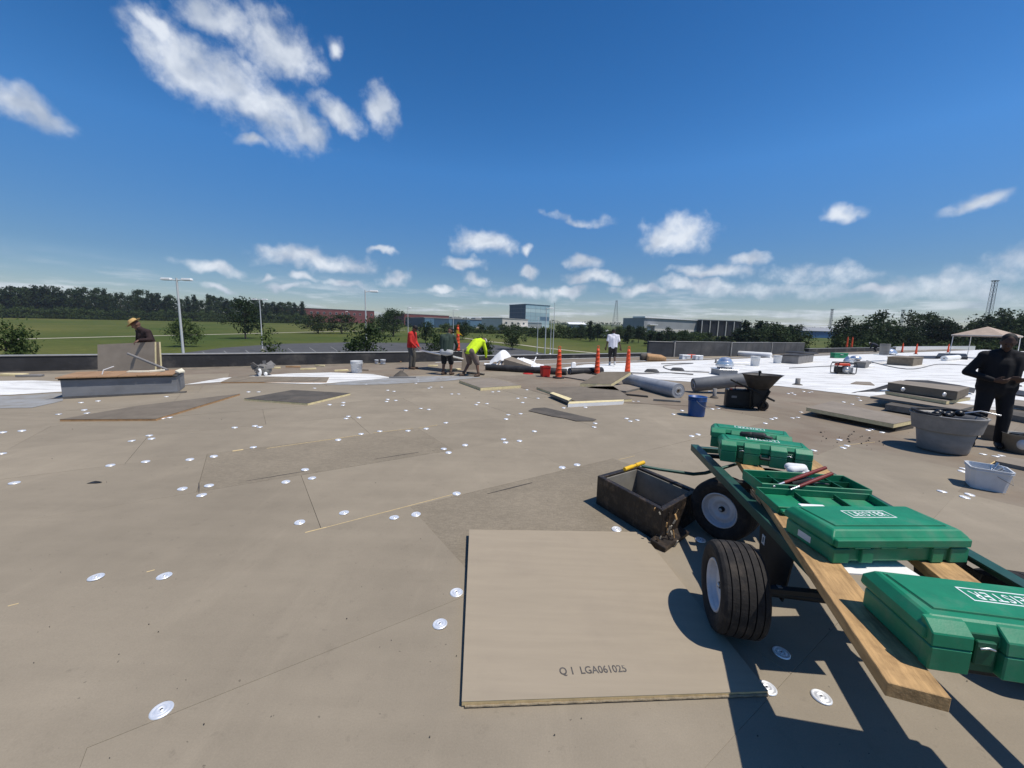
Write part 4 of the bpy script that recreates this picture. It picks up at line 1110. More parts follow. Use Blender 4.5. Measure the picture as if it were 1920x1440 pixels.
# black hot-air tool and cord in the tray
tl = thing('hot_air_tool', 'black hand tool lying in the open green case', 'tool', (1.90, 2.42, ZP + .03), R(20))
MB().tube([(-.14, 0, .02), (.02, 0, .025), (.05, 0, .025)], [.026, .026, .018], 12).build('housing', M_cartd, tl); MB().tube([(.05, 0, .025), (.14, 0, .02)], .012, 10).build('nozzle', M_steel, tl)
MB().tube([(-.14, 0, .02), (-.2, .03, .02), (-.21, -.05, .03), (-.1, -.07, .035), (.02, -.055, .03), (.1, -.08, .02)], .006, 6).build('cord', M_black, tl)
o = MB()
a_, b_ = q[0] + (q[1] - q[0]) * .01, q[1]
pts = [a_ + (b_ - a_) * (i / 60) + Vector((0, -.004, .012 + .0015 * math.sin(i * 1.9))) for i in range(61)]
o.tube(pts, .0058, 6)
tag(o.build('rope', mat('rope', (0.27, 0.215, 0.14), 0.9, var=0.25, scale=40, bump=.5, bscale=150), loc=(pc.x, pc.y, 0)), 'tan cord running along the loose panel edge', 'rope')
# black scrap on the boards
sb = MB()
sb.add([(-.06, -.02, .004), (.02, -.012, .006), (.06, .005, .012), (.05, .022, .008), (-.01, .02, .016), (-.055, .03, .004), (-.01, .004, .004)], [(0, 1, 6), (1, 2, 3, 6), (6, 3, 4), (6, 4, 5), (0, 6, 5)])
tag(sb.build('rubber_scrap', M_black, loc=at(178, 906)), 'small black forked rubber scrap on bare boards', 'scrap')
# ------------------------------------------------------------------ things lying and standing on the roof
def slab(label, px, th, top=None, core=None, z=0.0, name='insulation_board', cat='board', zs=None, group=None):
    """a board with a facing; px: outline in photo pixels of its top, zs: lift of each corner"""
    n = len(px)
    zs = zs or [0] * n
    P = [at(p[0], p[1], z + th + zs[i]) for i, p in enumerate(px)]
    c = sum(P, Vector()) / n
    idx = list(range(n))
    ar = sum(P[i - 1].x * P[i].y - P[i].x * P[i - 1].y for i in range(n))
    if ar < 0: idx.reverse()
    out = [((P[i].x - c.x), (P[i].y - c.y)) for i in idx]
    lo = [z + zs[i] for i in idx]; hi = [z + zs[i] + th for i in idx]
    t = thing(name, label, cat, (c.x, c.y, 0), 0, group)
    MB().prism(out, lo, [h - .004 for h in hi]).build('core', core or M_foam, t)
    MB().prism([(a * 1.002, b * 1.002) for a, b in out], [h - .0038 for h in hi], hi).build('facing', top or M_facer2, t)
    return t
M_facer2 = mat('old_facer', (0.235, 0.20, 0.16), 0.9, var=0.16, scale=2.5, dirt=0.5, dirtc=(0.13, 0.10, 0.075), dscale=1.4)
M_facer3 = mat('weathered_facer', (0.165, 0.138, 0.105), 0.9, var=0.2, scale=2, dirt=0.6, dirtc=(0.10, 0.08, 0.06), dscale=1.2)
M_facerd = mat('tarred_facer', (0.085, 0.075, 0.063), 0.9, var=0.25, scale=3, dirt=0.5, dirtc=(0.15, 0.12, 0.09), dscale=2)
M_edgegrey = mat('grey_foam_edge', (0.17, 0.165, 0.15), 0.85, var=0.25, scale=9)
M_edgetan = mat('fibre_edge', (0.40, 0.235, 0.115), 0.85, var=0.2, scale=12)
M_orange = mat('cone_orange', (0.75, 0.085, 0.025), 0.5, var=0.08, scale=6, dirt=0.25, dirtc=(0.3, 0.06, 0.03))
M_conebase = mat('cone_base', (0.03, 0.03, 0.03), 0.8)
M_bluep = mat('blue_bucket', (0.015, 0.075, 0.26), 0.4, var=0.08, scale=5, dirt=0.25, dirtc=(0.2, 0.22, 0.28), dscale=9)
M_whitep = mat('white_bucket', (0.62, 0.64, 0.66), 0.45, var=0.06, scale=6, dirt=0.5, dirtc=(0.33, 0.33, 0.33), dscale=6)
M_redp = mat('red_bucket', (0.45, 0.028, 0.02), 0.45, var=0.08)
M_tub = mat('grey_tub', (0.23, 0.225, 0.215), 0.55, 0.15, var=0.12, scale=4, dirt=0.55, dirtc=(0.33, 0.31, 0.28), dscale=5, stretch=(1, 1, 3))
M_tubin = mat('tub_tar', (0.013, 0.013, 0.014), 0.35, var=0.4, scale=9, bump=.5)
M_alu = mat('aluminium', (0.74, 0.75, 0.77), 0.3, 0.85, var=0.06, scale=9)
M_wood2 = mat('weathered_wood', (0.20, 0.165, 0.12), 0.85, var=0.2, scale=5, stretch=(2, .3, 2), dirt=.4)
M_conc = mat('curb_grey', (0.22, 0.21, 0.20), 0.85, var=0.15, scale=3, dirt=0.5, dirtc=(0.1, 0.09, 0.08), dscale=2)
M_zinc = mat('zinc_sheet', (0.225, 0.23, 0.24), 0.55, 0.25, var=0.15, scale=2, stretch=(.5, .5, 3), dirt=0.4, dirtc=(0.12, 0.12, 0.12), dscale=2)

def bucket(label, loc, r, h, m, group=None, handle=True, rz=0.0, hb=.0):
    t = thing('bucket', label, 'bucket', loc, rz, group)
    b = MB().lathe([(.0005, .004), (r * .86, .004), (r * .88, .02), (r * .99, h), (r * 1.0, h), (r * 1.0, h), (r * .96, h), (r * .86, .03), (.0005, .03)], 24).build('body', m, t)
    for z in (.80, .88, .985): MB().lathe([(r * (.88 + .11 * z), h * z - .006), (r * (.88 + .11 * z) + .008, h * z - .004), (r * (.88 + .11 * z) + .008, h * z + .004), (r * (.88 + .11 * z), h * z + .006)], 24).build('rim_ring', m, b)
    if handle:
        pts = [(r * 1.03 * math.cos(a), -r * 1.03 * abs(math.sin(a)) * .55 - r * .75 * (math.sin(a) ** 2), h * .84 - h * .42 * math.sin(a)) for a in [math.pi * i / 12 for i in range(13)]]
        MB().tube(pts, .003, 5).build('bail', M_steel, t)
    return t
def cone(label, loc, h=.95, group='orange delineator cones', rot=None, base=True, s=1.0):
    t = thing('traffic_cone', label, 'traffic cone', loc, 0, group, rot)
    if base:
        hexa = [(.20 * math.cos(a), .20 * math.sin(a)) for a in [math.pi / 8 + k * math.pi / 4 for k in range(8)]]
        MB().prism(hexa, 0, .05).build('base', M_conebase, t, bevel=.008)
    prof = [(.108, .05)]
    for i in range(6):
        z = .05 + (h - .22) * i / 6; r = .104 - .050 * i / 6
        prof += [(r, z + .01), (r - .004, z + (h - .22) / 6 - .02), (r + .002, z + (h - .22) / 6 - .012), (r + .002, z + (h - .22) / 6 - .002)]
    prof += [(.050, h - .165), (.052, h - .12), (.03, h - .11), (.0005, h - .105)]
    MB().lathe(prof, 14).build('post', M_orange, t)
    MB().tube([(-.03, 0, h - .115), (-.034, 0, h - .02), (0, 0, h), (.034, 0, h - .02), (.03, 0, h - .115)], .012, 6).build('handle', M_orange, t)
    return t
M_rollpale = mat('pale_membrane_back', (0.30, 0.315, 0.34), 0.6, var=0.14, scale=5, dirt=0.45, dirtc=(0.16, 0.16, 0.165), dscale=4)
def roll(label, p, q, r, m, name='membrane_roll', core=True):
    p, q = Vector(p), Vector(q)
    t = thing(name, label, 'roll', p)
    d = (q - p); L_ = d.length
    M0 = d.to_track_quat('Z', 'Y').to_matrix().to_4x4()
    MB().lathe([(r * .97, 0), (r, .01), (r * 1.0, L_ * .3), (r * .985, L_ * .6), (r, L_ - .01), (r * .97, L_)], 22, M0).build('wrap', m, t)
    sp = []
    for e, z in ((-1, .004), (1, L_ - .004)):
        en = MB().lathe([(r * .97, z), (r * .5, z - e * -.0), (.04, z)], 22, M0); en.build('end_face', m, t)
        MB().lathe([(.045, z - .002), (.045, z + e * .006), (.03, z + e * .006), (.03, z - e * .05), (.0005, z - e * .05)], 14, M0).build('core_tube', M_wood2, t)
    pts = []
    for i in range(26):
        a = i * .42; rr_ = .06 + (r * .93 - .06) * i / 60
        pts.append(M0 @ Vector((rr_ * math.cos(a), rr_ * math.sin(a), -.004)))
    MB().tube(pts, .004, 4).build('spiral_edge', M_tpo, t)
    return t

# --- long curb with a plywood top, at the field side
a, b_ = at(117, 747), at(333, 736.5)
d = (b_ - a); L_ = d.length; rz = math.atan2(d.y, d.x)
lc = thing('skylight_curb', 'long zinc sided curb topped with orange brown plywood boards', 'curb', a, rz)
DC, HC = .95, .36
MB().prism([(0, 0), (L_, 0), (L_, DC), (0, DC)], 0, HC).build('sides', M_zinc, lc, bevel=.006)
MB().prism([(-.02, -.03), (L_ + .02, -.03), (L_ + .02, DC + .03), (-.02, DC + .03)], HC, HC + .03).build('edge_flashing', M_parapet, lc, bevel=.005)
x = -.05
while x < L_ - .05:
    w_ = min(rs.uniform(.24, .33), L_ + .05 - x)
    MB().box((x + w_ / 2, DC / 2 - .01, HC + .045 + rs.uniform(0, .004)), (w_ - .008, DC + .12, .026), rs.uniform(-.01, .01)).build('plank', M_ply, lc, bevel=.003)
    x += w_
MB().prism([(-.25, -.10), (L_ + .12, -.06), (L_ + .16, .0), (0, .0)], 0.002, [.004, .004, .03, .03]).build('base_flashing', M_parapet, lc)
Ml = lc.matrix_basis
def on_lc(x, y, z=HC + .062): return Ml @ Vector((x, y, z))
M_scrapw = mat('pale_scrap', (0.62, 0.58, 0.46), .8)
tag(MB().tube([(0, 0, 0), (.02, .02, .09), (.16, .10, .16)], .011, 6).build('pipe_offcut', M_tpo, loc=on_lc(.52, .30), rot=(0, 0, 0)), 'small bent white pipe standing on the plywood top', 'pipe')
tag(MB().box((0, 0, .012), (.42, .10, .03)).box((.30, .05, .02), (.26, .10, .03), .5).build('foam_scrap', M_scrapw, loc=on_lc(1.05, .55), rot=(.1, 0, .3)), 'pale foam offcut on the plywood top beside the grey pipe', 'scrap')
tag(MB().prism([(0, 0), (.10, -.02), (.12, .12), (.02, .16)], 0, [.05, .02, .03, .09]).build('foam_scrap', M_scrapw, loc=on_lc(L_ - .04, .2)), 'torn white scrap hooked on the plywood corner', 'scrap')
# boards held upright behind the curb
def upright(label, px, Y, th, m, core, lean=0.06, name='insulation_board'):
    P = [atd(p[0], p[1], Y + lean * (k in (2, 3))) for k, p in enumerate(px)]
    c = (P[0] + P[1]) / 2
    t = thing(name, label, 'board', c)
    vs = [p - c for p in P] + [p - c + Vector((.0, th, 0)) for p in P]
    MB().add(vs, [(0, 1, 2, 3), (7, 6, 5, 4), (0, 4, 5, 1), (1, 5, 6, 2), (2, 6, 7, 3), (3, 7, 4, 0)]).build('core', core, t)
    e = Vector((0, -.003, 0))
    MB().add([p - c + e * .5 for p in P] + [p - c + e * 1.5 for p in P], [(0, 3, 2, 1), (4, 5, 6, 7), (0, 1, 5, 4), (1, 2, 6, 5), (2, 3, 7, 6), (3, 0, 4, 7)]).build('facing', m, t)
    return t
M_facerl = mat('clean_facer', (0.30, 0.25, 0.195), 0.9, var=0.1, scale=3)
upright('wide board stood on edge by the straw hat worker', [(184, 722), (291, 718), (290, 641), (183, 646)], 9.9, .045, M_facerl, M_foam)
upright('narrow board stood behind the wide upright board', [(286, 722), (303, 718), (298, 641), (284, 642)], 10.05, .045, M_facerl, M_foam)
p_, q_ = atd(240, 663, 9.72), on_lc(1.48, .80, HC + .075)
tag(MB().tube([(0, 0, 0), q_ - p_], .028, 10).build('pipe', M_conc, loc=p_), 'short grey pipe leaning on the wide upright board', 'pipe')
# boards lying about
slab('big weathered board with a splintered tan edge near the plywood curb', [(112, 786), (292, 785), (450, 738), (262, 760)], .035, M_facer3, M_edgetan)
slab('dark tarred board with a yellow foam edge', [(458, 747), (577, 756), (657, 737), (548, 731)], .045, M_facerd, M_foam)
slab('tan board lying over the white strip', [(414, 716), (612, 716), (617, 707), (440, 705)], .03, M_wood2, M_edgetan)
slab('clean thick board with a cream edge behind the bare boards', [(861, 713), (901, 727), (977, 722), (918, 708)], .075, M_facer2, M_foam)
slab('long tapered board tipped up on the pile by the cones', [(1088, 719), (1146, 720), (1183, 697), (1128, 697)], .09, M_facer3, M_foam, zs=[0, .02, .34, .30])
slab('grey board under the tipped board', [(1100, 727), (1174, 733), (1209, 725), (1140, 717)], .06, M_facer2, M_edgegrey)
slab('wide stained board at the heart of the pile', [(1006, 726), (1085, 754), (1185, 748), (1150, 724)], .06, M_facer3, M_foam, z=0)
slab('cream foam strip lying along the stained board', [(1031, 737), (1066, 751), (1072, 747), (1037, 735)], .06, M_foam, M_edgegrey, z=.05, cat='strip', name='foam_strip')
slab('narrow white edged offcut in front of the stained board', [(1065, 757), (1168, 752), (1170, 749), (1068, 753)], .075, M_foam, M_tpo, cat='strip', name='foam_strip')
slab('curled black felt flap alone on the bare boards', [(991, 770), (1000, 765), (1022, 764), (1118, 786), (1112, 789), (1080, 789), (1060, 784), (1035, 780)], .012, M_facerd, M_facerd, cat='flap', name='felt_flap')
slab('beige board by the first standing cone', [(1052, 705), (1096, 712), (1150, 708), (1095, 700)], .04, M_facer2, M_edgegrey)
# loose offcuts of foam by the wall and round the workers
rnd = random.Random(12)
for k, (px, py, w_, d_, rz, m, lab) in enumerate((
    (517, 690, .30, .12, .2, M_foam, 'pale foam offcut beside the grey trash bundle'), (550, 688, .5, .08, .1, M_edgetan, 'tan splintered strip beside the foam offcut'),
    (578, 692, .5, .07, .5, M_foam, 'thin foam strip lying near the black wall foot'), (600, 686, .40, .07, -.2, M_foam, 'short foam strip close under the black wall'),
    (640, 695, .45, .10, .6, M_foam, 'foam offcut leaning by the white pail'), (683, 694, .3, .06, .1, M_facer2, 'brown sliver beside the white pail'),
    (812, 686, .40, .16, .1, M_foam, 'bright foam offcut between the red and green workers'), (850, 693, .6, .14, .6, M_foam, 'long foam offcut at the feet of the green worker'),
    (892, 701, .7, .12, -.5, M_facerd, 'dark strip under the bent worker'), (935, 690, .7, .10, -.6, M_facer2, 'brown batten leaning near the white sheet'),
    (740, 678, .6, .10, .1, M_edgetan, 'tan batten under the wall behind the red worker'), (1075, 692, .18, .12, .2, M_tpo, 'white block standing by the fallen cone'),
    (25, 703, .6, .2, .1, M_foam, 'cream foam offcut on the white strip edge'), (57, 705, .5, .16, .3, M_conc, 'grey offcut on the white strip edge'),
    (755, 708, .8, .05, .2, M_conc, 'grey batten in front of the red worker'), (1250, 752, .6, .05, -.2, M_edgegrey, 'dark batten tip beside the black boards'),
    (1180, 741, .9, .06, -.45, M_facerd, 'black stick with a frayed end beside the grey roll'), (1755, 802, .16, .10, .2, M_tpo, 'white scrap by the tub'), (1775, 800, .18, .12, .3, M_foam, 'cream foam lump by the tub'))):
    p = at(px, py, .02)
    h_ = .05 if k != 11 else .3
    o = MB().prism([(-w_ / 2, -d_ / 2), (w_ / 2, -d_ / 2 * .8), (w_ / 2 * .94, d_ / 2), (-w_ / 2 * .9, d_ / 2 * .9)], 0, [h_, h_ * .8, h_, h_ * .9]).build('offcut', m, loc=(p.x, p.y, 0.006), rot=(0, 0, rz))
    tag(o, lab, 'offcut')
# grey bundle of stripped flashing
tb = MB(); r2 = random.Random(8)
for i in range(26):
    a_ = r2.uniform(0, 6.28); z_ = r2.uniform(.06, .34); k_ = r2.uniform(.05, .26)
    p = Vector((k_ * math.cos(a_), k_ * math.sin(a_), z_))
    tb.box((0, 0, 0), (r2.uniform(.1, .28), r2.uniform(.08, .2), .012), M=T(*p) @ rotm(r2.uniform(-1.4, 1.4), r2.uniform(-1.4, 1.4), r2.uniform(0, 6)))
tbt = thing('flashing_bundle', 'crumpled bundle of grey and white torn flashing on the boards', 'bundle', at(494, 704, .0))
tb.build('torn_sheet', M_conc, tbt); MB().ball((0, 0, .17), (.24, .2, .17), 14, 8).build('wad', M_edgegrey, tbt)
MB().ball((.02, -.2, .12), (.06, .05, .11)).build('white_lump', M_tpo, tbt); MB().ball((.17, -.16, .07), (.05, .05, .06)).build('white_lump', M_tpo, tbt)
# heap of tools
ht = thing('dirt_heap', 'small dark heap with a grey stick in it before the red worker', 'heap', at(752, 706))
MB().lathe([(.24, 0), (.19, .06), (.10, .13), (.03, .19), (.0005, .2)], 11).build('heap', M_facerd, ht); MB().tube([(.02, 0, .1), (.12, -.02, .3)], .012, 6).build('stick', M_conc, ht)
bucket('grey white pail with ring ridges near the wall', at(669, 699), .19, .40, M_whitep, rz=.4)
bucket('small white pail, taller of the two by the wall', at(718, 683), .11, .20, M_whitep, handle=False)
bucket('small white cup behind the small pail by the wall', at(706, 682), .08, .17, M_whitep, handle=False)
bucket('blue pail with wire bail standing alone', at(1305, 779.5), .168, .385, M_bluep, rz=R(60))
# square pails
def square_pail(label, loc, w0, w1, h, m, rz, tarp=True):
    t = thing('square_pail', label, 'bucket', loc, rz)
    n = 8
    def ringp(w, z, inset=0):
        k = w / 2 - inset; c = k * .78
        return [(-c, -k, z), (c, -k, z), (k, -c, z), (k, c, z), (c, k, z), (-c, k, z), (-k, c, z), (-k, -c, z)]
    rings = [ringp(w0, 0), ringp(w1 * .98, h * .86), ringp(w1 * 1.04, h * .87), ringp(w1 * 1.04, h * .91), ringp(w1, h * .92), ringp(w1 * 1.05, h * .96), ringp(w1 * 1.05, h), ringp(w1 * .97, h), ringp(w0 * .97, .012)]
    vs = sum(rings, [])
    fs = [tuple(reversed(range(8)))] + [(8 * i + k, 8 * i + (k + 1) % 8, 8 * i + 8 + (k + 1) % 8, 8 * i + 8 + k) for i in range(len(rings) - 1) for k in range(8)] + [tuple(range(64, 72))]
    MB().add(vs, fs).build('body', m, t)
    if tarp:
        for k in range(5): MB().tube([(rs.uniform(-.06, .06), rs.uniform(-.06, .06), .1), (rs.uniform(-.1, .1), rs.uniform(-.08, .08), h + rs.uniform(-.01, .05))], .012, 6).build('tool_tip', M_steel, t)
        MB().tube([(w1 * .52, -.02, h * .9), (w1 * .50, -w1 * .5, h * .45), (w1 * .1, -w1 * .54, h * .75)], .003, 5).build('bail', M_conc, t)
    return t
square_pail('white square pail full of tools near the big tub', at(1868, 922) + Vector((.02, .12, 0)), .25, .30, .235, M_whitep, R(-38))
square_pail('red square pail beside the first standing cone', at(1022, 706), .27, .31, .36, M_redp, R(12), False)
tag(MB().lathe([(.0005, .02), (.17, .02), (.19, .012), (.19, 0)], 20).build('pail_lid', M_redp, loc=at(990, 701)), 'red round lid on the boards near the red pail', 'lid')

# cones
cone('standing orange cone beside the red pail', at(1047, 709), 1.06)
cone('standing orange cone between the red pail and the walking man', at(1119, 702), 1.06)
cone('standing orange cone behind the tipped board', at(1176, 703), 1.06, base=True)
pz = pxl(861) + PN * .16
cone('orange cone with yellow tape standing on the parapet', Vector((pz.x, pz.y, .46)), 1.25)
p = at(1072, 700)
t = cone('fallen orange cone lying on the white membrane', at(1112, 700) + Vector((0, 0, .09)), .95, rot=(0, R(-86), R(12)), base=False)
for px, py, lab in ((1588, 654, 'first of two orange cones on the dark parapet'), (1597, 653.5, 'second of two orange cones on the dark parapet')):
    q_ = pxl(px); cone(lab, Vector((q_.x, q_.y, .46)) + PN * .16, 1.25, 'orange cones across the white roof')
for px, py, lab in ((1691, 661, 'far orange cone before the white parapet, beside the vent curb'), (1717, 664, 'far orange cone on a dark mat beyond the vent curb'), (1777, 661, 'far orange cone beside the canopy leg')):
    cone(lab, at(px, py, .012), 1.15, 'orange cones across the white roof')
cone('orange cone behind the worker in black', at(1900, 724), 1.2, 'orange cones across the white roof')
# yellow tape
tp = Vector((pz.x, pz.y, 1.36))
tag(MB().add([(-.06, -.09, .10), (.02, -.10, .12), (.10, -.10, -.02), (.26, -.12, -.16), (.10, -.11, -.10), (-.05, -.09, -.05)], [(0, 1, 2, 5), (5, 2, 4), (2, 3, 4)]).build('caution_tape', M_yellow, loc=tp), 'yellow tape tied round the cone behind the workers', 'tape')

# rolls
roll('pale grey membrane roll with a white spiral end beside the blue pail', at(1272, 733, .18), at(1176, 712, .14), .185, M_rollpale)
roll('dark grey roll propped on the wheelbarrow', at(1300, 722, .20), at(1425, 708, .46), .185, M_greyroll)
roll('long white roll at the foot of the raised wall', at(1380, 663, .16), at(1446, 667, .16), .22, M_tpo)
roll('thin white roll lying on the membrane', at(1345, 681, .07), at(1404, 682, .07), .09, M_tpo)
roll('white roll end on before the canopy', at(1770, 672, .2), at(1796, 670, .2), .2, M_tpo)
roll('long black rolled membrane under the white sheet', at(912, 689, .10), at(1062, 698, .10), .13, M_black)
roll('short black rolled membrane behind the fallen cone', at(1068, 697, .10), at(1128, 695, .10), .14, M_black)
# bundled white sheet with a board inside
ws = thing('sheet_bundle', 'bundled white sheet heaped against the low parapet', 'sheet', at(965, 690))
mb = MB(); nx_, ny_ = 40, 16
pts = []
for j in range(ny_ + 1):
    for i in range(nx_ + 1):
        u_, v_ = i / nx_, j / ny_
        x = (u_ - .45) * 2.3; y = v_ * 1.0
        z = .06 + .62 * math.exp(-((u_ - .22) / .20) ** 2) * math.sin(math.pi * min(1, v_ * .8 + .12)) + .30 * math.exp(-((u_ - .62) / .2) ** 2) * v_
        z += .09 * noise.noise(Vector((x * 3.2, y * 3, 1))) + .04 * noise.noise(Vector((x * 9, y * 9, 4)))
        pts.append((x, y + .12 * noise.noise(Vector((x * 2, y * 2, 9))), max(.02, z)))
mb.add(pts, [(j * (nx_ + 1) + i, j * (nx_ + 1) + i + 1, (j + 1) * (nx_ + 1) + i + 1, (j + 1) * (nx_ + 1) + i) for j in range(ny_) for i in range(nx_)], smooth=True)
mb.build('sheet', M_tpo, ws)
MB().prism([(-.45, -.06), (.62, -.16), (.68, .0), (-.15, .12)], .06, [.36, .10, .16, .46]).build('folded_core', M_facer2, ws)
for k in range(7):
    a_ = rnd.uniform(-.9, .8)
    MB().tube([(a_, -.06, .04), (a_ + .1, .1, .14 + rnd.uniform(0, .2)), (a_ + .25, .4, .2 + rnd.uniform(0, .3))], [.02, .035, .02], 6).build('fold', M_tpo, ws)
tag(MB().box((0, 0, .02), (.5, .3, .03)).build('white_offcut', M_tpo, loc=at(919, 684, .03), rot=(.1, .05, .1)), 'flat white membrane offcut by the bent worker', 'offcut')
# boards the workers handle
def span(label, a, b, w, th, m, core, tilt=0.0):
    a, b = Vector(a), Vector(b); d = b - a
    t = thing('insulation_board', label, 'board', a)
    M0 = d.to_track_quat('X', 'Z').to_matrix().to_4x4() @ rotm(tilt, 0, 0)
    MB().box((d.length / 2, w / 2, 0), (d.length, w, th), M=M0).build('core', core, t)
    MB().box((d.length / 2, w / 2, th / 2 + .002), (d.length + .002, w + .002, .003), M=M0).build('facing', m, t)
    return t
span('white edged board held between the red and green workers', atd(779, 655, 14.75), atd(849, 668, 13.6), .9, .05, M_facerl, M_tpo, tilt=R(-12))
upright('cut board stood on edge beside the bent worker', [(865, 694), (899, 693), (897, 668), (867, 655)], 14.0, .04, M_facerl, M_foam, lean=.08)

# vents, curbs and boxes
def mushroom(label, loc, r=.33, curb=True):
    t = thing('roof_vent', label, 'vent', loc)
    if curb: MB().box((0, 0, .11), (r * 2.1, r * 2.1, .22)).build('curb', M_zinc, t, bevel=.01)
    z = .22 if curb else 0
    MB().box((0, 0, z + .018), (r * 2.25, r * 2.25, .035)).build('flange', M_alu, t, bevel=.006)
    MB().lathe([(r * .8, z + .035), (r * .8, z + .13)], 24).build('throat', M_mast, t)
    MB().lathe([(r * .95, z + .11), (r * 1.0, z + .15), (r * .99, z + .21), (r * .90, z + .22), (r * .86, z + .31), (r * .74, z + .33), (r * .62, z + .42), (r * .35, z + .47), (.0005, z + .485)], 28, smooth=False).build('hood', M_alu, t)
    return t
mushroom('silver domed vent behind the grey rolls', at(1357, 703), .33)
mushroom('silver vent standing beside the red generator', at(1590, 683), .26, False)
mushroom('low vent on the wooden curb by the far cones', at(1697, 680) + Vector((0, 1.3, .42)), .5, False)
def pipe_stub(label, loc, r, h):
    t = thing('vent_pipe', label, 'pipe', loc)
    MB().lathe([(r, .01), (r, h), (r * .8, h), (r * .8, h * .5), (.0005, h * .5)], 14).build('pipe', M_conc, t); MB().lathe([(r * 2.2, .004), (r * 2.1, .02), (r * 1.05, .05)], 14).build('flashing', M_facerd, t)
pipe_stub('short vent pipe between the blue pail and the black case', at(1339, 746), .045, .24)
pipe_stub('dark pipe stub on the white membrane', at(1495, 722), .07, .22)
pipe_stub('small pipe stub by the thin white roll', at(1342, 681), .05, .24)
def curb_box(label, px, h, m, cap=None, name='roof_curb'):
    P = [at(*q) for q in px]; c = sum(P, Vector()) / len(P)
    if sum(P[i - 1].x * P[i].y - P[i].x * P[i - 1].y for i in range(len(P))) < 0: P.reverse()
    t = thing(name, label, 'curb', c)
    o = [(p.x - c.x, p.y - c.y) for p in P]
    MB().prism(o, 0, h).build('side', m, t, bevel=.01)
    MB().prism([(a * 1.04, b * 1.04) for a, b in o], h + .001, h + .05).build('cap', cap or M_conc, t, bevel=.008)
    return t
curb_box('grey curb with a black lid before the raised wall', [(1462, 681), (1496, 683), (1524, 679), (1490, 677)], .46, M_conc, M_parapet)
tag(MB().lathe([(.0005, .09), (.7, .08), (.9, .02), (.9, 0)], 20).build('curb_lid', M_black, loc=at(1501, 677) + Vector((0, 0, .52))), 'round black lid lying on the grey curb', 'lid')
curb_box('brown sided curb carrying a vent near the far cones', [(1662, 684), (1711, 687), (1729, 684), (1682, 681)], .46, M_wood2, M_wood2)
curb_box('low curb under a crumpled white hood beside the generator', [(1600, 689), (1622, 691), (1632, 688), (1612, 687)], .28, M_conc, M_conc)
hood = thing('vent_hood', 'crumpled white hood on the low curb beside the generator', 'vent', at(1614, 688) + Vector((0, .3, .33)))
MB().ball((-.1, 0, .12), (.28, .25, .16), 12, 7).build('dome', M_alu, hood); MB().prism([(-.5, -.5), (.55, -.55), (.1, .1)], -.3, [-.28, -.26, .12]).build('flap', M_tpo, hood)
for px, py, r, h, lab in ((1415, 686, .22, .50, 'tall white drum on the membrane by the thin roll'), (1457, 681, .22, .46, 'white drum beside the grey curb')):
    bucket(lab, at(px, py, .012), r, h, M_whitep, handle=False)
bucket('galvanised drum on the brown curb by the vent', at(1673, 681) + Vector((.3, 1.0, .5)), .28, .75, M_zinc, handle=False)
# small equipment boxes on the white roof
for px, py, w_, h_, m, lab in ((1287, 674, .55, .28, M_tpo, 'white plastic carton with an orange band by the raised wall'), (1311, 675, .5, .28, M_tpo, 'second white carton beside the orange banded one'), (1299, 672, .4, .24, M_orange, 'orange carton between two white cartons'), (1577, 672, 1.15, .42, M_green, 'green equipment box on the white roof behind the generator')):
    p = at(px, py); t = thing('equipment_box', lab, 'box', p, .1)
    MB().box((0, .2, h_ * .35), (w_, .4, h_ * .7)).build('body', m, t, bevel=.02); MB().box((0, .2, h_ * .85 + .002), (w_ * 1.02, .42, h_ * .28)).build('lid', m, t, bevel=.02); MB().box((0, -.02, h_ * .7), (w_ * .2, .03, .05)).build('latch', M_steel, t)
for px, py, m, lab, w_ in ((1215, 676, M_facerd, 'brown paper sack slumped on the membrane', .5), (1229, 677, M_edgetan, 'tan paper sack slumped beside the brown sack', .55)):
    p = at(px, py)
    tag(MB().prism([(-w_, -.2), (w_, -.25), (w_ * .8, .3), (-w_ * .8, .3)], 0, [.32, .25, .36, .44]).build('paper_sack', m, None, bevel=.08, bseg=2, loc=p), lab, 'sack')
# generator
gt = thing('generator', 'red topped portable generator in a black tube frame on the white roof', 'generator', at(1580, 701, .012), R(-8))
for s in (-.22, .22):
    MB().tube([(-.36, s, .03), (-.38, s, .35), (-.33, s, .50), (.33, s, .50), (.38, s, .38), (.37, s, .06), (.33, s, .03)], .018, 6, closed=True).build('frame', M_cartd, gt)
for x in (-.34, .34):
    for z in (.04, .47): MB().tube([(x, -.22, z), (x, .22, z)], .016, 6).build('cross_tube', M_cartd, gt)
MB().box((-.06, 0, .42), (.5, .36, .12), top=(.85, .8)).build('tank', mat('generator_red', (.5, .05, .02), .4), gt, bevel=.03)
MB().lathe([(.16, 0), (.16, .2), (.12, .22), (.0005, .22)], 18, T(.02, -.0, .2) @ rotm(math.pi / 2, 0, 0)).build('alternator', M_mast, gt); MB().box((-.18, 0, .19), (.24, .3, .26)).build('engine', M_cartd, gt, bevel=.02); MB().lathe([(.09, 0), (.09, .01), (.0005, .015)], 14, T(.02, -.222, .2) @ rotm(math.pi / 2, 0, 0)).build('recoil_cover', M_steel, gt)
MB().box((.24, 0, .18), (.12, .3, .22)).build('panel', M_zinc, gt, bevel=.01)
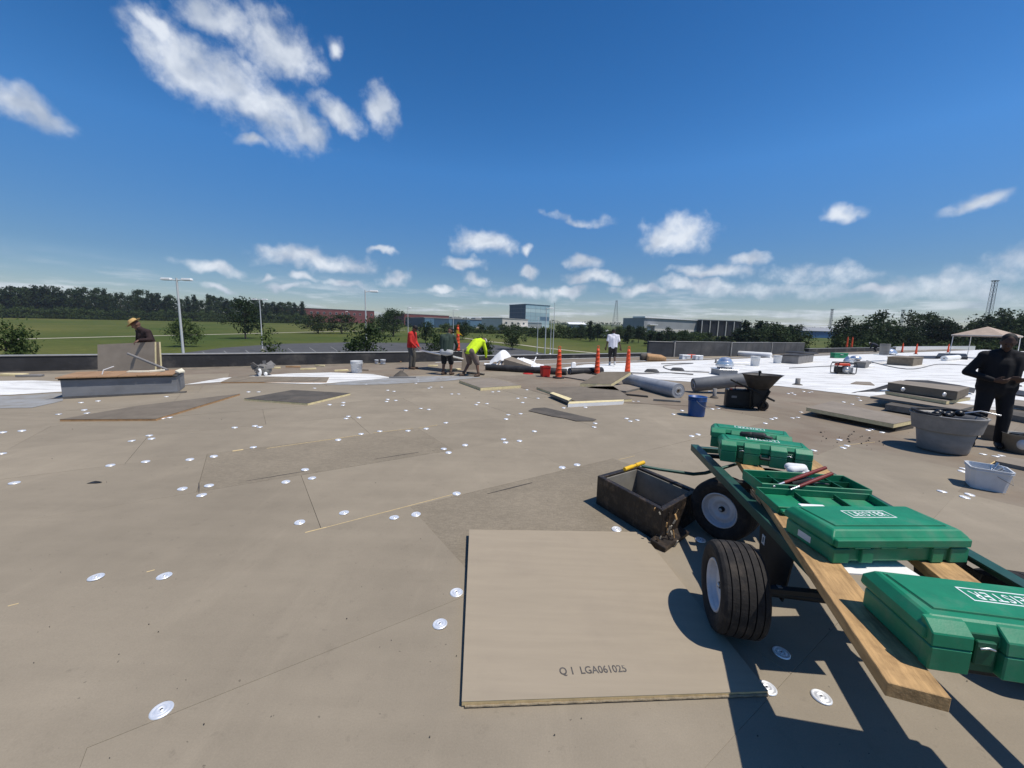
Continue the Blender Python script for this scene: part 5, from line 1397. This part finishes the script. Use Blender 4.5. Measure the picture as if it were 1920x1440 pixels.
# cables
M_cable = mat('cable', (0.10, 0.10, 0.10), .6)
def cable(label, px, r=.02, z=.03):
    P = [at(*q, z) for q in px]
    f = []
    for i in range(len(P) - 1):
        a, b = P[max(i - 1, 0)], P[i]; c, d = P[i + 1], P[min(i + 2, len(P) - 1)]
        for k in range(6):
            t_ = k / 6
            f.append(.5 * ((2 * b) + (c - a) * t_ + (2 * a - 5 * b + 4 * c - d) * t_ ** 2 + (3 * b - a - 3 * c + d) * t_ ** 3))
    f.append(P[-1]); o = f[0].copy()
    tag(MB().tube([p - o for p in f], r, 6).build('cable', M_cable, loc=o), label, 'cable')
cable('dark cable with a bend crossing the white roof by the sacks', [(1240, 682), (1300, 681), (1262, 684), (1244, 687), (1262, 694), (1330, 698)])
cable('dark cable stretched along the white roof near the tipped board', [(1180, 699), (1215, 700), (1250, 699), (1300, 702)], .025)
cable('dark cable running from the vent curb towards the canopy', [(1625, 676), (1700, 692), (1760, 683), (1830, 686)], .025)
cable('cable past the drums on the white roof', [(1480, 690), (1560, 686), (1640, 680)], .02)
for px, py, lab in ((1222, 698, 'coil of grey cable on the white roof'), (1270, 695, 'tangle of dark cable by the bend')):
    mb = MB(); p = at(px, py, .012)
    for k in range(4): mb.tube([(.28 * math.cos(a + k) * (1 - .1 * k), .16 * math.sin(a + k), .03 + .025 * k) for a in [6.283 * i / 16 for i in range(16)]], .02, 5, closed=True)
    tag(mb.build('cable_coil', M_cable, loc=p), lab, 'cable')
# wheelbarrow standing by the black case
wb_ = thing('wheelbarrow', 'dark steel wheelbarrow with a worn tray beside the black case', 'wheelbarrow', at(1418, 768), R(-14))
tr = MB()
def oval(w, d, z, cx=0): return [(cx + w * math.cos(a) * (1 if abs(math.cos(a)) < .8 else .96), d * math.sin(a), z) for a in [6.283 * i / 20 for i in range(20)]]
Rg = [oval(.20, .18, .46), oval(.36, .28, .72, .03), oval(.40, .31, .76, .04), oval(.42, .32, .765, .04), oval(.38, .29, .75, .04), oval(.19, .17, .485)]
vs = sum(Rg, []); n_ = 20
tr.add(vs, [tuple(reversed(range(n_)))] + [(n_ * i + k, n_ * i + (k + 1) % n_, n_ * i + n_ + (k + 1) % n_, n_ * i + n_ + k) for i in range(len(Rg) - 1) for k in range(n_)] + [tuple(range(n_ * 5, n_ * 6))], smooth=True)
tr.build('tray', mat('rusty_tray', (0.045, 0.044, 0.044), 0.6, .2, var=.3, scale=5, dirt=.5, dirtc=(0.16, 0.12, 0.10), dscale=4), wb_)
for s in (-.17, .17):
    MB().tube([(-.20, s, .42), (-.18, s, .04), (.0, s, .03), (.16, s, .44)], .02, 6).build('leg', M_cartd, wb_)
    MB().tube([(-.5, s * 1.3, .60), (-.2, s, .46), (.30, s * .4, .22)], .02, 6).build('handle_bar', M_cartd, wb_)
Mw = T(.08, -.1, .11) @ rotm(math.pi / 2, 0, 0)
MB().lathe([(.06, -.03), (.09, -.035), (.11, -.015), (.11, .015), (.09, .035), (.06, .03)], 20, Mw).build('tyre', M_tyre, wb_); MB().lathe([(.0005, -.02), (.06, -.02), (.06, .02), (.0005, .02)], 16, Mw).build('rim', M_cartd, wb_)
MB().box((0, 0, .27), (.20, .22, .40), top=(1.7, 1.4)).build('underframe', M_cartd, wb_, bevel=.02)
tag(MB().tube([(0, 0, 0), (.03, .02, .30)], .02, 6).ball((.03, .02, .31), .03).build('hand_tool', M_cartd, loc=at(1418, 768) + Vector((.0, .05, .5))), 'short tool handle standing in the wheelbarrow tray', 'tool')
# black tool chest
tc_ = thing('tool_chest', 'black upright tool case with a brown handle in front of the wheelbarrow', 'tool case', at(1387, 766), R(-16))
MB().box((0, .12, .21), (.56, .2, .40)).build('body', mat('black_plastic', (.016, .016, .016), .5), tc_, bevel=.02); MB().box((0, .012, .22), (.50, .016, .32)).build('front_panel', M_cartd, tc_, bevel=.01)
MB().box((-.13, 0.002, .25), (.10, .006, .045)).build('badge', M_conc, tc_); MB().tube([(-.10, .12, .40), (-.10, .12, .47), (.14, .12, .47), (.14, .12, .40)], .016, 6).build('handle', M_red, tc_)
for x in (-.2, .2): MB().box((x, .02, .415), (.05, .06, .03)).build('latch', M_red, tc_)
# the big tub
tubc = at(1790, 855) + Vector((.10, .26, 0))
tt = thing('mixing_tub', 'big grey flared tub with a tarred inside next to the worker in black', 'tub', tubc)
tt.scale = (.84, .84, .92)
MB().lathe([(.0005, .01), (.30, .01), (.31, .03), (.37, .40), (.36, .41), (.40, .57), (.435, .575), (.42, .56), (.35, .38), (.29, .06), (.0005, .06)], 36).build('body', M_tub, tt)
MB().lathe([(.372, .352), (.412, .340), (.416, .346), (.455, .560), (.470, .566), (.472, .582), (.436, .586)], 36, smooth=False).build('collar', M_tub, tt)
MB().lathe([(.43, .575), (.415, .55), (.36, .46), (.0005, .45)], 30).build('tar_lining', M_tubin, tt)
MB().tube([(.44 * math.cos(a), .44 * math.sin(a), .60 + .012 * math.sin(3 * a)) for a in [R(-20) + R(230) * i / 24 for i in range(25)]], .022, 6).build('hose', M_black, tt)
for k in range(6): MB().ball((-.25 + .1 * k, .1 - .05 * (k % 2), .55 + .02 * (k % 3)), (.07, .06, .05), 8, 6).build('lump', M_tubin, tt)
MB().tube([(.2, .1, .56), (.42, -.1, .66), (.62, -.22, .62)], .012, 6).build('rod', M_steel, tt)
# stack behind the tub
slab('large dark board in a low pair of boards by the tub', [(1512, 764), (1676, 795), (1716, 787), (1560, 752)], .07, M_facer2, M_foam, z=.09)
slab('under board of the low pair by the tub', [(1540, 771), (1680, 801), (1714, 795), (1575, 764)], .08, M_facerd, M_facerd)
slab('long edge-worn board under the wooden box stack', [(1632, 743), (1800, 768), (1830, 760), (1668, 738)], .05, M_facer2, M_edgegrey, z=.16)
slab('dark board at the bottom of the wooden box stack', [(1660, 758), (1800, 780), (1830, 768), (1690, 748)], .12, M_facerd, M_edgegrey, z=.03)
slab('cream edged board in the wooden box stack', [(1660, 733), (1775, 752), (1820, 745), (1700, 728)], .07, M_facer2, M_foam, z=.22)
bs = slab('flat wooden box with two round plates topping the stack', [(1665, 717), (1796, 734), (1818, 726), (1688, 713)], .19, M_facer2, M_wood2, z=.31, name='wooden_box', cat='box')
for px, py in ((1693, 730), (1771, 740)):
    p = at(px, py, .40)
    MB().lathe([(.0005, .012), (.03, .012), (.05, .004), (.05, 0)], 14, T(*(p - bs.location)) @ rotm(math.pi / 2, 0, 0)).build('round_plate', M_galv, bs)
# black membrane folded over
bm_ = thing('membrane_fold', 'black membrane arching over the ground behind the wooden box', 'membrane', at(1604, 738))
base = at(1604, 738)
mb = MB(); prof_px = [(1602, 735, .02), (1640, 728, .10), (1672, 718, .26), (1700, 712, .36), (1740, 713, .36), (1800, 722, .26), (1830, 728, .18)]
tops = [at(px, py, z) - base for px, py, z in prof_px]
mb.add([p for p in tops] + [p + Vector((-.25, -.18, -.13 if i else 0)) for i, p in enumerate(tops)] + [p + Vector((.12, .15, -.03)) for p in tops], [(i, i + 1, i + 8, i + 7) for i in range(6)] + [(i + 14, i + 15, i + 1, i) for i in range(6)], smooth=True)
mb.build('sheet', M_black, bm_)
slab('pale board showing past the black membrane fold', [(1595, 719), (1640, 722), (1632, 716), (1605, 715)], .03, M_facer2, M_edgetan)
# things at the edge of the picture beside the worker in black
slab('long board in the stack beyond the worker in black', [(1885, 757), (2010, 775), (2030, 762), (1890, 748)], .07, M_facer2, M_edgegrey, z=.14)
slab('under board in the stack beyond the worker in black', [(1880, 775), (2000, 796), (2020, 780), (1890, 765)], .12, M_facerd, M_edgegrey)
slab('black strip lying behind the worker in black', [(1880, 735), (2000, 755), (2010, 748), (1890, 728)], .05, M_black, M_black, name='membrane_strip', cat='strip')
slab('wet board edge below the small tub', [(1866, 864), (1990, 890), (2000, 872), (1880, 855)], .05, M_facer2, M_edgegrey)
smt = thing('small_tub', 'small grey tub wrapped in plastic beside the worker in black', 'tub', at(1926, 853) + Vector((.06, .12, 0)))
MB().lathe([(.0005, .01), (.18, .01), (.205, .27), (.215, .27), (.195, .26), (.17, .03), (.0005, .03)], 20).build('body', M_tub, smt); MB().ball((-.12, -.1, .15), (.07, .06, .09)).ball((-.02, -.16, .12), (.08, .04, .08)).build('plastic_wrap', M_whitep, smt); MB().box((.05, .12, .24), (.2, .1, .04), .4).build('trowel', M_cartd, smt)
tag(MB().box((0, 0, .13), (.2, .16, .26)).build('carton', M_wood2, None, bevel=.01, loc=at(1866, 829) + Vector((.1, .15, 0)), rot=(0, 0, .4)), 'brown carton behind the boot of the worker in black', 'carton')
# canopy
cp = at(1812, 672); cz = thing('canopy_tent', 'beige pop-up canopy on thin poles beyond the white roof', 'canopy', cp + Vector((2.6, 1.0, 0)), R(20))
hw = 1.6
for sx in (-1, 1):
    for sy in (-1, 1): MB().tube([(sx * hw, sy * hw, 0), (sx * hw * .98, sy * hw * .98, 2.15)], .03, 6).build('pole', M_tpo, cz)
ap = (0, 0, 2.95)
cv = [(-hw * 1.05, -hw * 1.05, 2.15), (hw * 1.05, -hw * 1.05, 2.15), (hw * 1.05, hw * 1.05, 2.15), (-hw * 1.05, hw * 1.05, 2.15)]
MB().add(cv + [ap] + [(x, y, 2.0) for x, y, z in cv], [(0, 1, 4), (1, 2, 4), (2, 3, 4), (3, 0, 4), (0, 5, 6, 1), (1, 6, 7, 2), (2, 7, 8, 3), (3, 8, 5, 0)]).build('canopy_cloth', mat('canopy_cloth', (.42, .33, .26), .9, var=.1, scale=2), cz)
for a_, b_ in ((0, 1), (1, 2), (2, 3), (3, 0)): MB().tube([Vector(cv[a_]) - Vector((0, 0, .03)), Vector(cv[b_]) - Vector((0, 0, .03))], .02, 5).build('truss_bar', M_tpo, cz)
slab('dark mat under the far cones', [(1700, 671), (1760, 672), (1755, 667), (1705, 667)], .05, M_black, M_black, z=.012, name='rubber_mat', cat='mat')
slab('dark plank by the canopy leg', [(1755, 668), (1815, 670), (1812, 663), (1760, 662)], .2, M_black, M_black, z=.012, name='membrane_strip', cat='strip')
# crumbs of dirt on the bare boards
cr_ = MB(); r3 = random.Random(31)
for i in range(80):
    px, py = r3.uniform(20, 1900), 700 + 740 * r3.random() ** 1.4
    p = at(px, py)
    if inpoly(p, mem_right) or p.y > 17: continue
    s = r3.uniform(.002, .005) * (1 if p.y < 4 else 1.8)
    cr_.box((p.x, p.y, .004 + s * .4), (s * 1.4, s, s), r3.uniform(0, 6), top=(.6, .6))
for i in range(26):
    p = at(1595, 822) + Vector((r3.gauss(0, .25), r3.gauss(0, .2), 0)); s = r3.uniform(.006, .02)
    cr_.box((p.x, p.y, .004 + s * .4), (s * 1.4, s, s), r3.uniform(0, 6), top=(.6, .6))
tag(cr_.build('dirt_crumbs', M_facerd), 'scattered crumbs of dirt on the boards', 'dirt', kind='stuff')
# ------------------------------------------------------------------ people
M_skin = mat('skin_brown', (0.16, 0.085, 0.055), 0.6, var=.08)
M_skind = mat('skin_dark', (0.075, 0.042, 0.03), 0.6, var=.08)
M_hair = mat('hair_black', (0.012, 0.011, 0.011), 0.7)
M_boot = mat('boot_leather', (0.085, 0.055, 0.038), 0.8, var=.2)
M_bootd = mat('boot_black', (0.018, 0.017, 0.017), 0.7, var=.2)
def cloth(name, c): return mat(name, c, .9, var=.12, scale=9, bump=.35, bscale=14)
def remesh(name, mb, m, parent, vox=.014, smooth=9):
    me = mb.mesh(name)
    o = bpy.data.objects.new(name, me); col.objects.link(o)
    r_ = o.modifiers.new('r', 'REMESH'); r_.mode = 'VOXEL'; r_.voxel_size = vox; r_.use_smooth_shade = True
    s_ = o.modifiers.new('s', 'SMOOTH'); s_.factor = .5; s_.iterations = smooth
    bpy.context.view_layer.update()
    me2 = bpy.data.meshes.new_from_object(o.evaluated_get(bpy.context.evaluated_depsgraph_get()))
    bpy.data.objects.remove(o)
    me2.materials.clear()
    return link(name, me2, m, parent)
def V(*a): return Vector(a)
def person(label, loc, J, face, shirt, trousers, shoes, skin=None, hat=None, hatm=None, sleeves=1.0, shorts=False, vox=.013, belt=None, group='workers on the roof', curl=.5, toes=None):
    """J: joints in metres from the feet; face: the way the head looks"""
    skin = skin or M_skin
    t = thing('person', label, 'person', loc, 0, group)
    J = {k: Vector(v) for k, v in J.items()}
    f = Vector(face).normalized(); up = Vector((0, 0, 1))
    hd = J['head']; hup = (hd - J['neck']).normalized()
    f = (f - hup * f.dot(hup)).normalized(); rt_ = f.cross(hup).normalized()
    HM = Matrix((rt_, f, hup)).transposed().to_4x4(); HM.translation = hd
    b = MB()
    # head and face
    b.ball((0, -.008, .012), (.074, .093, .105), 14, 10, HM); b.ball((0, .022, -.055), (.054, .066, .062), 12, 8, HM)
    b.cap(HM @ V(0, .090, .0), HM @ V(0, .106, -.034), .010, .017); b.cap(HM @ V(-.028, .082, .022), HM @ V(.028, .082, .022), .014, .014)
    b.cap(HM @ V(-.022, .078, -.074), HM @ V(.022, .078, -.074), .010, .010); b.ball((0, .070, -.104), (.026, .022, .02), 8, 6, HM)
    for s in (-1, 1): b.ball((s * .076, -.008, -.012), (.012, .024, .034), 8, 6, HM)
    b.cap(J['neck'] - hup * .03, hd - hup * .06, .056, .052)
    sh = {s: J['sh' + s] for s in 'lr'}; hp = {s: J['hip' + s] for s in 'lr'}
    ch, pv, nk = J['chest'], J['pelvis'], J['neck']
    def torso(m, g):
        for s in 'lr':
            m.cap(hp[s] + V(0, 0, .02), sh[s].lerp(ch, .38), .105 + g, .098 + g)
            m.cap(sh[s].lerp(ch, .35), sh[s], .088 + g, .068 + g)
            m.cap(nk - hup * .02, sh[s], .052 + g, .058 + g)
        m.cap(pv, ch, .122 + g, .135 + g); m.cap(ch, nk, .10 + g, .058 + g)
    torso(b, 0)
    for s in 'lr':
        e, w, h = J['el' + s], J['wr' + s], J['ha' + s]
        b.cap(sh[s], e, .052, .040); b.cap(e, w, .040, .027)
        d = (h - w).normalized(); side = d.cross(f if abs(d.dot(f)) < .9 else up).normalized(); nrm = side.cross(d).normalized()
        kc = w + d * .085
        b.cap(w, w + d * .03, .027, .026)
        for q in (-.024, 0, .024): b.cap(w + d * .02 + side * q * .6, kc + side * q, .017, .016)
        for i, (q, l) in enumerate(((-.033, .062), (-.011, .074), (.011, .070), (.033, .055))):
            p0 = kc + side * q; p1 = p0 + d * l * .5 - nrm * l * .18 * curl * 2; p2 = p1 + d * l * .32 - nrm * l * .62 * curl * 2
            b.cap(p0, p1, .0105, .010); b.cap(p1, p2, .010, .0085)
        th0 = w + d * .03 - side * .03; th1 = th0 + d * .035 - side * .032 - nrm * .008; b.cap(th0, th1, .014, .012); b.cap(th1, th1 + d * .035 - side * .005 - nrm * .012, .012, .009)
        k, a = J['kn' + s], J['an' + s]
        b.cap(hp[s], k, .083, .058); b.cap(k, k.lerp(a, .35), .054, .056); b.cap(k.lerp(a, .35), a, .056, .038)
        tf = Vector(toes[s]) if toes else f; tf = Vector((tf.x, tf.y, 0)).normalized()
        b.cap(a - V(0, 0, .03), a - V(0, 0, .045) + tf * .14, .036, .032)
    remesh('body', b, skin, t, vox)
    # shirt
    m = MB(); torso(m, .014)
    sd = (ch - pv).normalized(); m.cap(hp['l'] + sd * .04, hp['r'] + sd * .04, .126, .126); m.cap(hp['l'] + sd * .14, hp['r'] + sd * .14, .122, .122)
    for s in 'lr':
        e, w = J['el' + s], J['wr' + s]
        if sleeves >= 1: m.cap(sh[s], e, .068, .056); m.cap(e, e.lerp(w, .95), .055, .041)
        else: m.cap(sh[s], sh[s].lerp(e, .72), .074, .068)
    remesh('shirt', m, shirt, t, vox)
    m = MB()
    m.cap(pv - V(0, 0, .02), pv.lerp(ch, .18), .128, .126)
    for s in 'lr':
        k, a = J['kn' + s], J['an' + s]
        m.cap(hp[s] + V(0, 0, .03), hp[s], .122, .118)
        if shorts: m.cap(hp[s], hp[s].lerp(k, 1.02), .108, .094)
        else: m.cap(hp[s], k, .104, .076); m.cap(k, a + V(0, 0, .02), .075, .062)
    remesh('shorts' if shorts else 'trousers', m, trousers, t, vox)
    if belt:
        d = (ch - pv).normalized(); m = MB()
        m.cap(hp['l'] - d * .015, hp['r'] - d * .015, .134, .134); m.cap(hp['l'] + d * .01, hp['r'] + d * .01, .134, .134)
        remesh('shirt_hem', m, belt, t, vox)
    for s in 'lr':
        a = J['an' + s]; m = MB(); tf = Vector(toes[s]) if toes else f; tf = Vector((tf.x, tf.y, 0)).normalized()
        m.cap(V(a.x, a.y, a.z + .05), V(a.x, a.y, a.z - .03), .05, .05); m.cap(a - V(0, 0, .035) - tf * .04, a - V(0, 0, .042) + tf * .15, .044, .040)
        m.cap(a - V(0, 0, .045) + tf * .05, a - V(0, 0, .048) + tf * .17, .046, .036)
        remesh('shoe', m, shoes, t, .011)
    for s in (-1, 1): MB().ball((s * .030, .080, .002), (.013, .008, .007), 8, 6, HM).build('eye', M_hair, t)
    if hat == 'straw':
        h = MB().lathe([(.175, .058), (.172, .064), (.105, .066), (.098, .12), (.075, .148), (.0005, .155)], 24, HM @ rotm(R(-8), 0, 0) @ T(0, -.005, 0)); h.lathe([(.175, .058), (.09, .058)], 24, HM @ rotm(R(-8), 0, 0))
        h.build('straw_hat', hatm, t)
    elif hat == 'cap':
        h = MB().lathe([(.088, .030), (.090, .055), (.078, .10), (.045, .126), (.0005, .132)], 18, HM @ T(0, -.006, 0) @ Matrix.Diagonal((1, 1.12, 1, 1)))
        h.add([(x, y, z) for x, y, z in ((-.07, .07, .034), (.07, .07, .034), (.055, .155, .022), (0, .172, .020), (-.055, .155, .022), (-.07, .07, .040), (.07, .07, .040), (.055, .155, .028), (0, .172, .026), (-.055, .155, .028))], [(0, 4, 3, 2, 1), (5, 6, 7, 8, 9), (1, 2, 7, 6), (2, 3, 8, 7), (3, 4, 9, 8), (4, 0, 5, 9)], HM)
        h.build('cap', hatm, t)
    else:
        m = MB(); m.ball((0, -.022, .032), (.082, .092, .092), 14, 10, HM); remesh('hair', m, M_hair, t, .012)
    return t
def base_joints(s=1.0, lean=(0, 0)):
    pass
# man in red, looking down at the board in his hands
RX = V(1, -.15, 0).normalized(); RY = V(.15, 1, 0).normalized()
def fr(fwd):                                        # frame: forward, left-right helper
    f = Vector(fwd).normalized(); return f, Vector((f.y, -f.x, 0))
def mk(fwd, tbl):
    f, r_ = fr(fwd)
    return {k: f * v[0] + r_ * v[1] + V(0, 0, v[2]) for k, v in tbl.items()}
J = mk((1, -.25, 0), dict(pelvis=(-.03, 0, .84), chest=(0, 0, 1.18), neck=(.04, 0, 1.38), head=(.115, 0, 1.50), shl=(.02, -.18, 1.31), shr=(.02, .18, 1.31), ell=(.04, -.23, 1.03), elr=(.06, .22, 1.03), wrl=(.20, -.14, .83), wrr=(.24, .13, .82), hal=(.30, -.12, .77), har=(.34, .11, .76), hipl=(-.03, -.09, .82), hipr=(-.03, .09, .82), knl=(.03, -.10, .45), knr=(.02, .10, .45), anl=(0, -.10, .085), anr=(-.02, .11, .085)))
person('worker in a red long sleeved shirt and grey trousers, head bowed', at(773, 692), J, (1, -.25, -.75), cloth('red_shirt', (.50, .028, .022)), cloth('grey_trousers', (.10, .095, .085)), M_boot, hat='cap', hatm=M_hair)
J = mk((.25, 1, 0), dict(pelvis=(-.04, 0, .80), chest=(.03, 0, 1.14), neck=(.12, 0, 1.34), head=(.20, .03, 1.46), shl=(.07, -.20, 1.27), shr=(.07, .20, 1.27), ell=(.16, -.30, 1.02), elr=(.18, .28, 1.00), wrl=(.36, -.22, .88), wrr=(.38, .16, .84), hal=(.45, -.20, .83), har=(.47, .13, .79), hipl=(-.04, -.10, .78), hipr=(-.04, .10, .78), knl=(.03, -.12, .43), knr=(.06, .12, .43), anl=(-.05, -.12, .085), anr=(.02, .13, .085)))
person('worker in a dark green long sleeved shirt and black shorts, seen from behind', at(838, 703), J, (.5, 1, -.5), cloth('dark_green_shirt', (.035, .055, .042)), cloth('black_shorts', (.016, .016, .018)), M_boot, hat='cap', hatm=M_hair, shorts=True, belt=cloth('white_hem', (.5, .5, .5)))
J = mk((.55, .75, 0), dict(pelvis=(-.12, 0, .80), chest=(.22, 0, 1.10), neck=(.40, 0, 1.19), head=(.54, .0, 1.16), shl=(.31, -.20, 1.13), shr=(.31, .20, 1.13), ell=(.26, -.31, .86), elr=(.36, .27, .86), wrl=(.36, -.34, .66), wrr=(.42, .24, .62), hal=(.42, -.34, .58), har=(.46, .22, .53), hipl=(-.12, -.10, .78), hipr=(-.12, .10, .78), knl=(.02, -.14, .45), knr=(.06, .16, .44), anl=(-.22, -.17, .085), anr=(.03, .25, .085)))
person('worker in a neon yellow shirt bending over a cut board', at(885, 705), J, (.55, .75, -.6), cloth('neon_yellow_shirt', (.55, .75, .02)), cloth('taupe_shorts', (.15, .115, .10)), M_boot, hat='cap', hatm=cloth('white_cap', (.5, .5, .48)), shorts=True)
J = mk((.15, 1, 0), dict(pelvis=(0, 0, .88), chest=(.03, 0, 1.24), neck=(.05, 0, 1.45), head=(.075, 0, 1.585), shl=(.03, -.20, 1.38), shr=(.03, .20, 1.38), ell=(-.03, -.26, 1.10), elr=(-.05, .27, 1.09), wrl=(.06, -.30, .86), wrr=(.05, .36, .85), hal=(.09, -.31, .77), har=(.08, .38, .76), hipl=(0, -.09, .86), hipr=(0, .09, .86), knl=(.18, -.09, .48), knr=(-.02, .10, .47), anl=(.10, -.09, .10), anr=(-.28, .10, .14)))
person('man in a white T-shirt and black shorts walking away over the white roof', at(1147, 686), J, (.15, 1, 0), cloth('white_shirt', (.68, .67, .72)), cloth('black_shorts', (.016, .016, .018)), mat('white_shoe', (.5, .5, .5), .6), skin=M_skind, sleeves=.5, shorts=True)
p = at(268, 712); p = Vector((p.x, p.y, 0)); p = atd(277, 690, 10.2); p.z = 0
J = mk((-.45, -.85, 0), dict(pelvis=(-.10, 0, .82), chest=(-.02, .02, 1.16), neck=(.06, .05, 1.34), head=(.12, .09, 1.45), shl=(.0, -.21, 1.26), shr=(.02, .22, 1.28), ell=(.0, -.33, 1.07), elr=(.04, .28, 1.02), wrl=(.21, -.28, 1.06), wrr=(.12, .20, .92), hal=(.30, -.27, 1.01), har=(.17, .18, .86), hipl=(-.12, -.09, .76), hipr=(-.12, .09, .76), knl=(.0, -.11, .43), knr=(.0, .11, .43), anl=(-.10, -.11, .085), anr=(-.08, .12, .085)))
person('worker in a straw hat and dark maroon shirt holding a board upright', p, J, (-.8, -.6, -.45), cloth('maroon_shirt', (.030, .017, .017)), cloth('grey_trousers', (.10, .095, .085)), M_boot, skin=M_skin, hat='straw', hatm=mat('straw', (.50, .33, .13), .8, var=.15, scale=30))
# far worker crouching at the parapet
p = at(1640, 660, .012)
J = mk((-.7, .5, 0), dict(pelvis=(-.18, 0, .72), chest=(.20, 0, .95), neck=(.38, 0, 1.0), head=(.50, 0, 1.02), shl=(.30, -.19, .95), shr=(.30, .19, .95), ell=(.34, -.24, .66), elr=(.36, .24, .66), wrl=(.42, -.2, .42), wrr=(.44, .2, .42), hal=(.46, -.2, .34), har=(.48, .2, .34), hipl=(-.18, -.10, .70), hipr=(-.18, .10, .70), knl=(.08, -.14, .42), knr=(.1, .14, .42), anl=(-.10, -.14, .085), anr=(-.1, .14, .085)))
w = person('distant crouching worker in dark clothes and a white cap by the far parapet', p, J, (-.7, .5, -.5), cloth('dark_blue_shirt', (.03, .035, .05)), cloth('black_trousers', (.018, .018, .02)), M_bootd, skin=M_skind, hat='cap', hatm=cloth('white_cap', (.5, .5, .48)), vox=.025)
# worker in black by the tub
p = at(1846, 838); p.z = 0
J = mk((-.35, -.95, 0), dict(pelvis=(0, 0, .90), chest=(.0, 0, 1.25), neck=(.03, 0, 1.45), head=(.09, .02, 1.58), shl=(.02, -.20, 1.37), shr=(.02, .20, 1.37), ell=(.02, -.36, 1.10), elr=(.0, .36, 1.12), wrl=(.22, -.16, 1.06), wrr=(.20, .17, 1.03), hal=(.27, -.08, 1.05), har=(.26, .09, 1.02), hipl=(0, -.10, .88), hipr=(0, .10, .88), knl=(.03, -.13, .47), knr=(.02, .13, .47), anl=(0, -.14, .10), anr=(-.03, .15, .10)))
wbk = person('worker all in black standing behind the big grey tub, hands together', p, J, (-.7, -.7, -.55), cloth('black_shirt', (.010, .010, .012)), cloth('black_work_trousers', (.011, .011, .013)), M_bootd, skin=M_skind, vox=.012, curl=.75)
tag(MB().tube([(0, 0, 0), (.02, -.01, -.05), (-.02, -.02, -.09)], .012, 8).build('cloth_strip', M_cloth, loc=p + J['hal'] + V(.03, -.05, .03)), 'white scrap of cloth in the hands of the worker in black', 'cloth')
# ------------------------------------------------------------------ air
hz = MB().box((0, 990, 20), (7040, 3020, 84)).build('haze', None)
hm = bpy.data.materials.new('haze_air'); hm.use_nodes = True
nt = hm.node_tree; nt.nodes.clear()
ho = nt.nodes.new('ShaderNodeOutputMaterial'); pv_ = nt.nodes.new('ShaderNodeVolumePrincipled')
pv_.inputs['Color'].default_value = (0.80, 0.88, 1.0, 1); pv_.inputs['Density'].default_value = 0.00013; pv_.inputs['Anisotropy'].default_value = 0.2
nt.links.new(pv_.outputs[0], ho.inputs['Volume'])
hz.data.materials.append(hm)
tag(hz, kind='stuff')
sc.cycles.volume_bounces = 0
sc.cycles.max_bounces = 6
sc.cycles.use_denoising = True
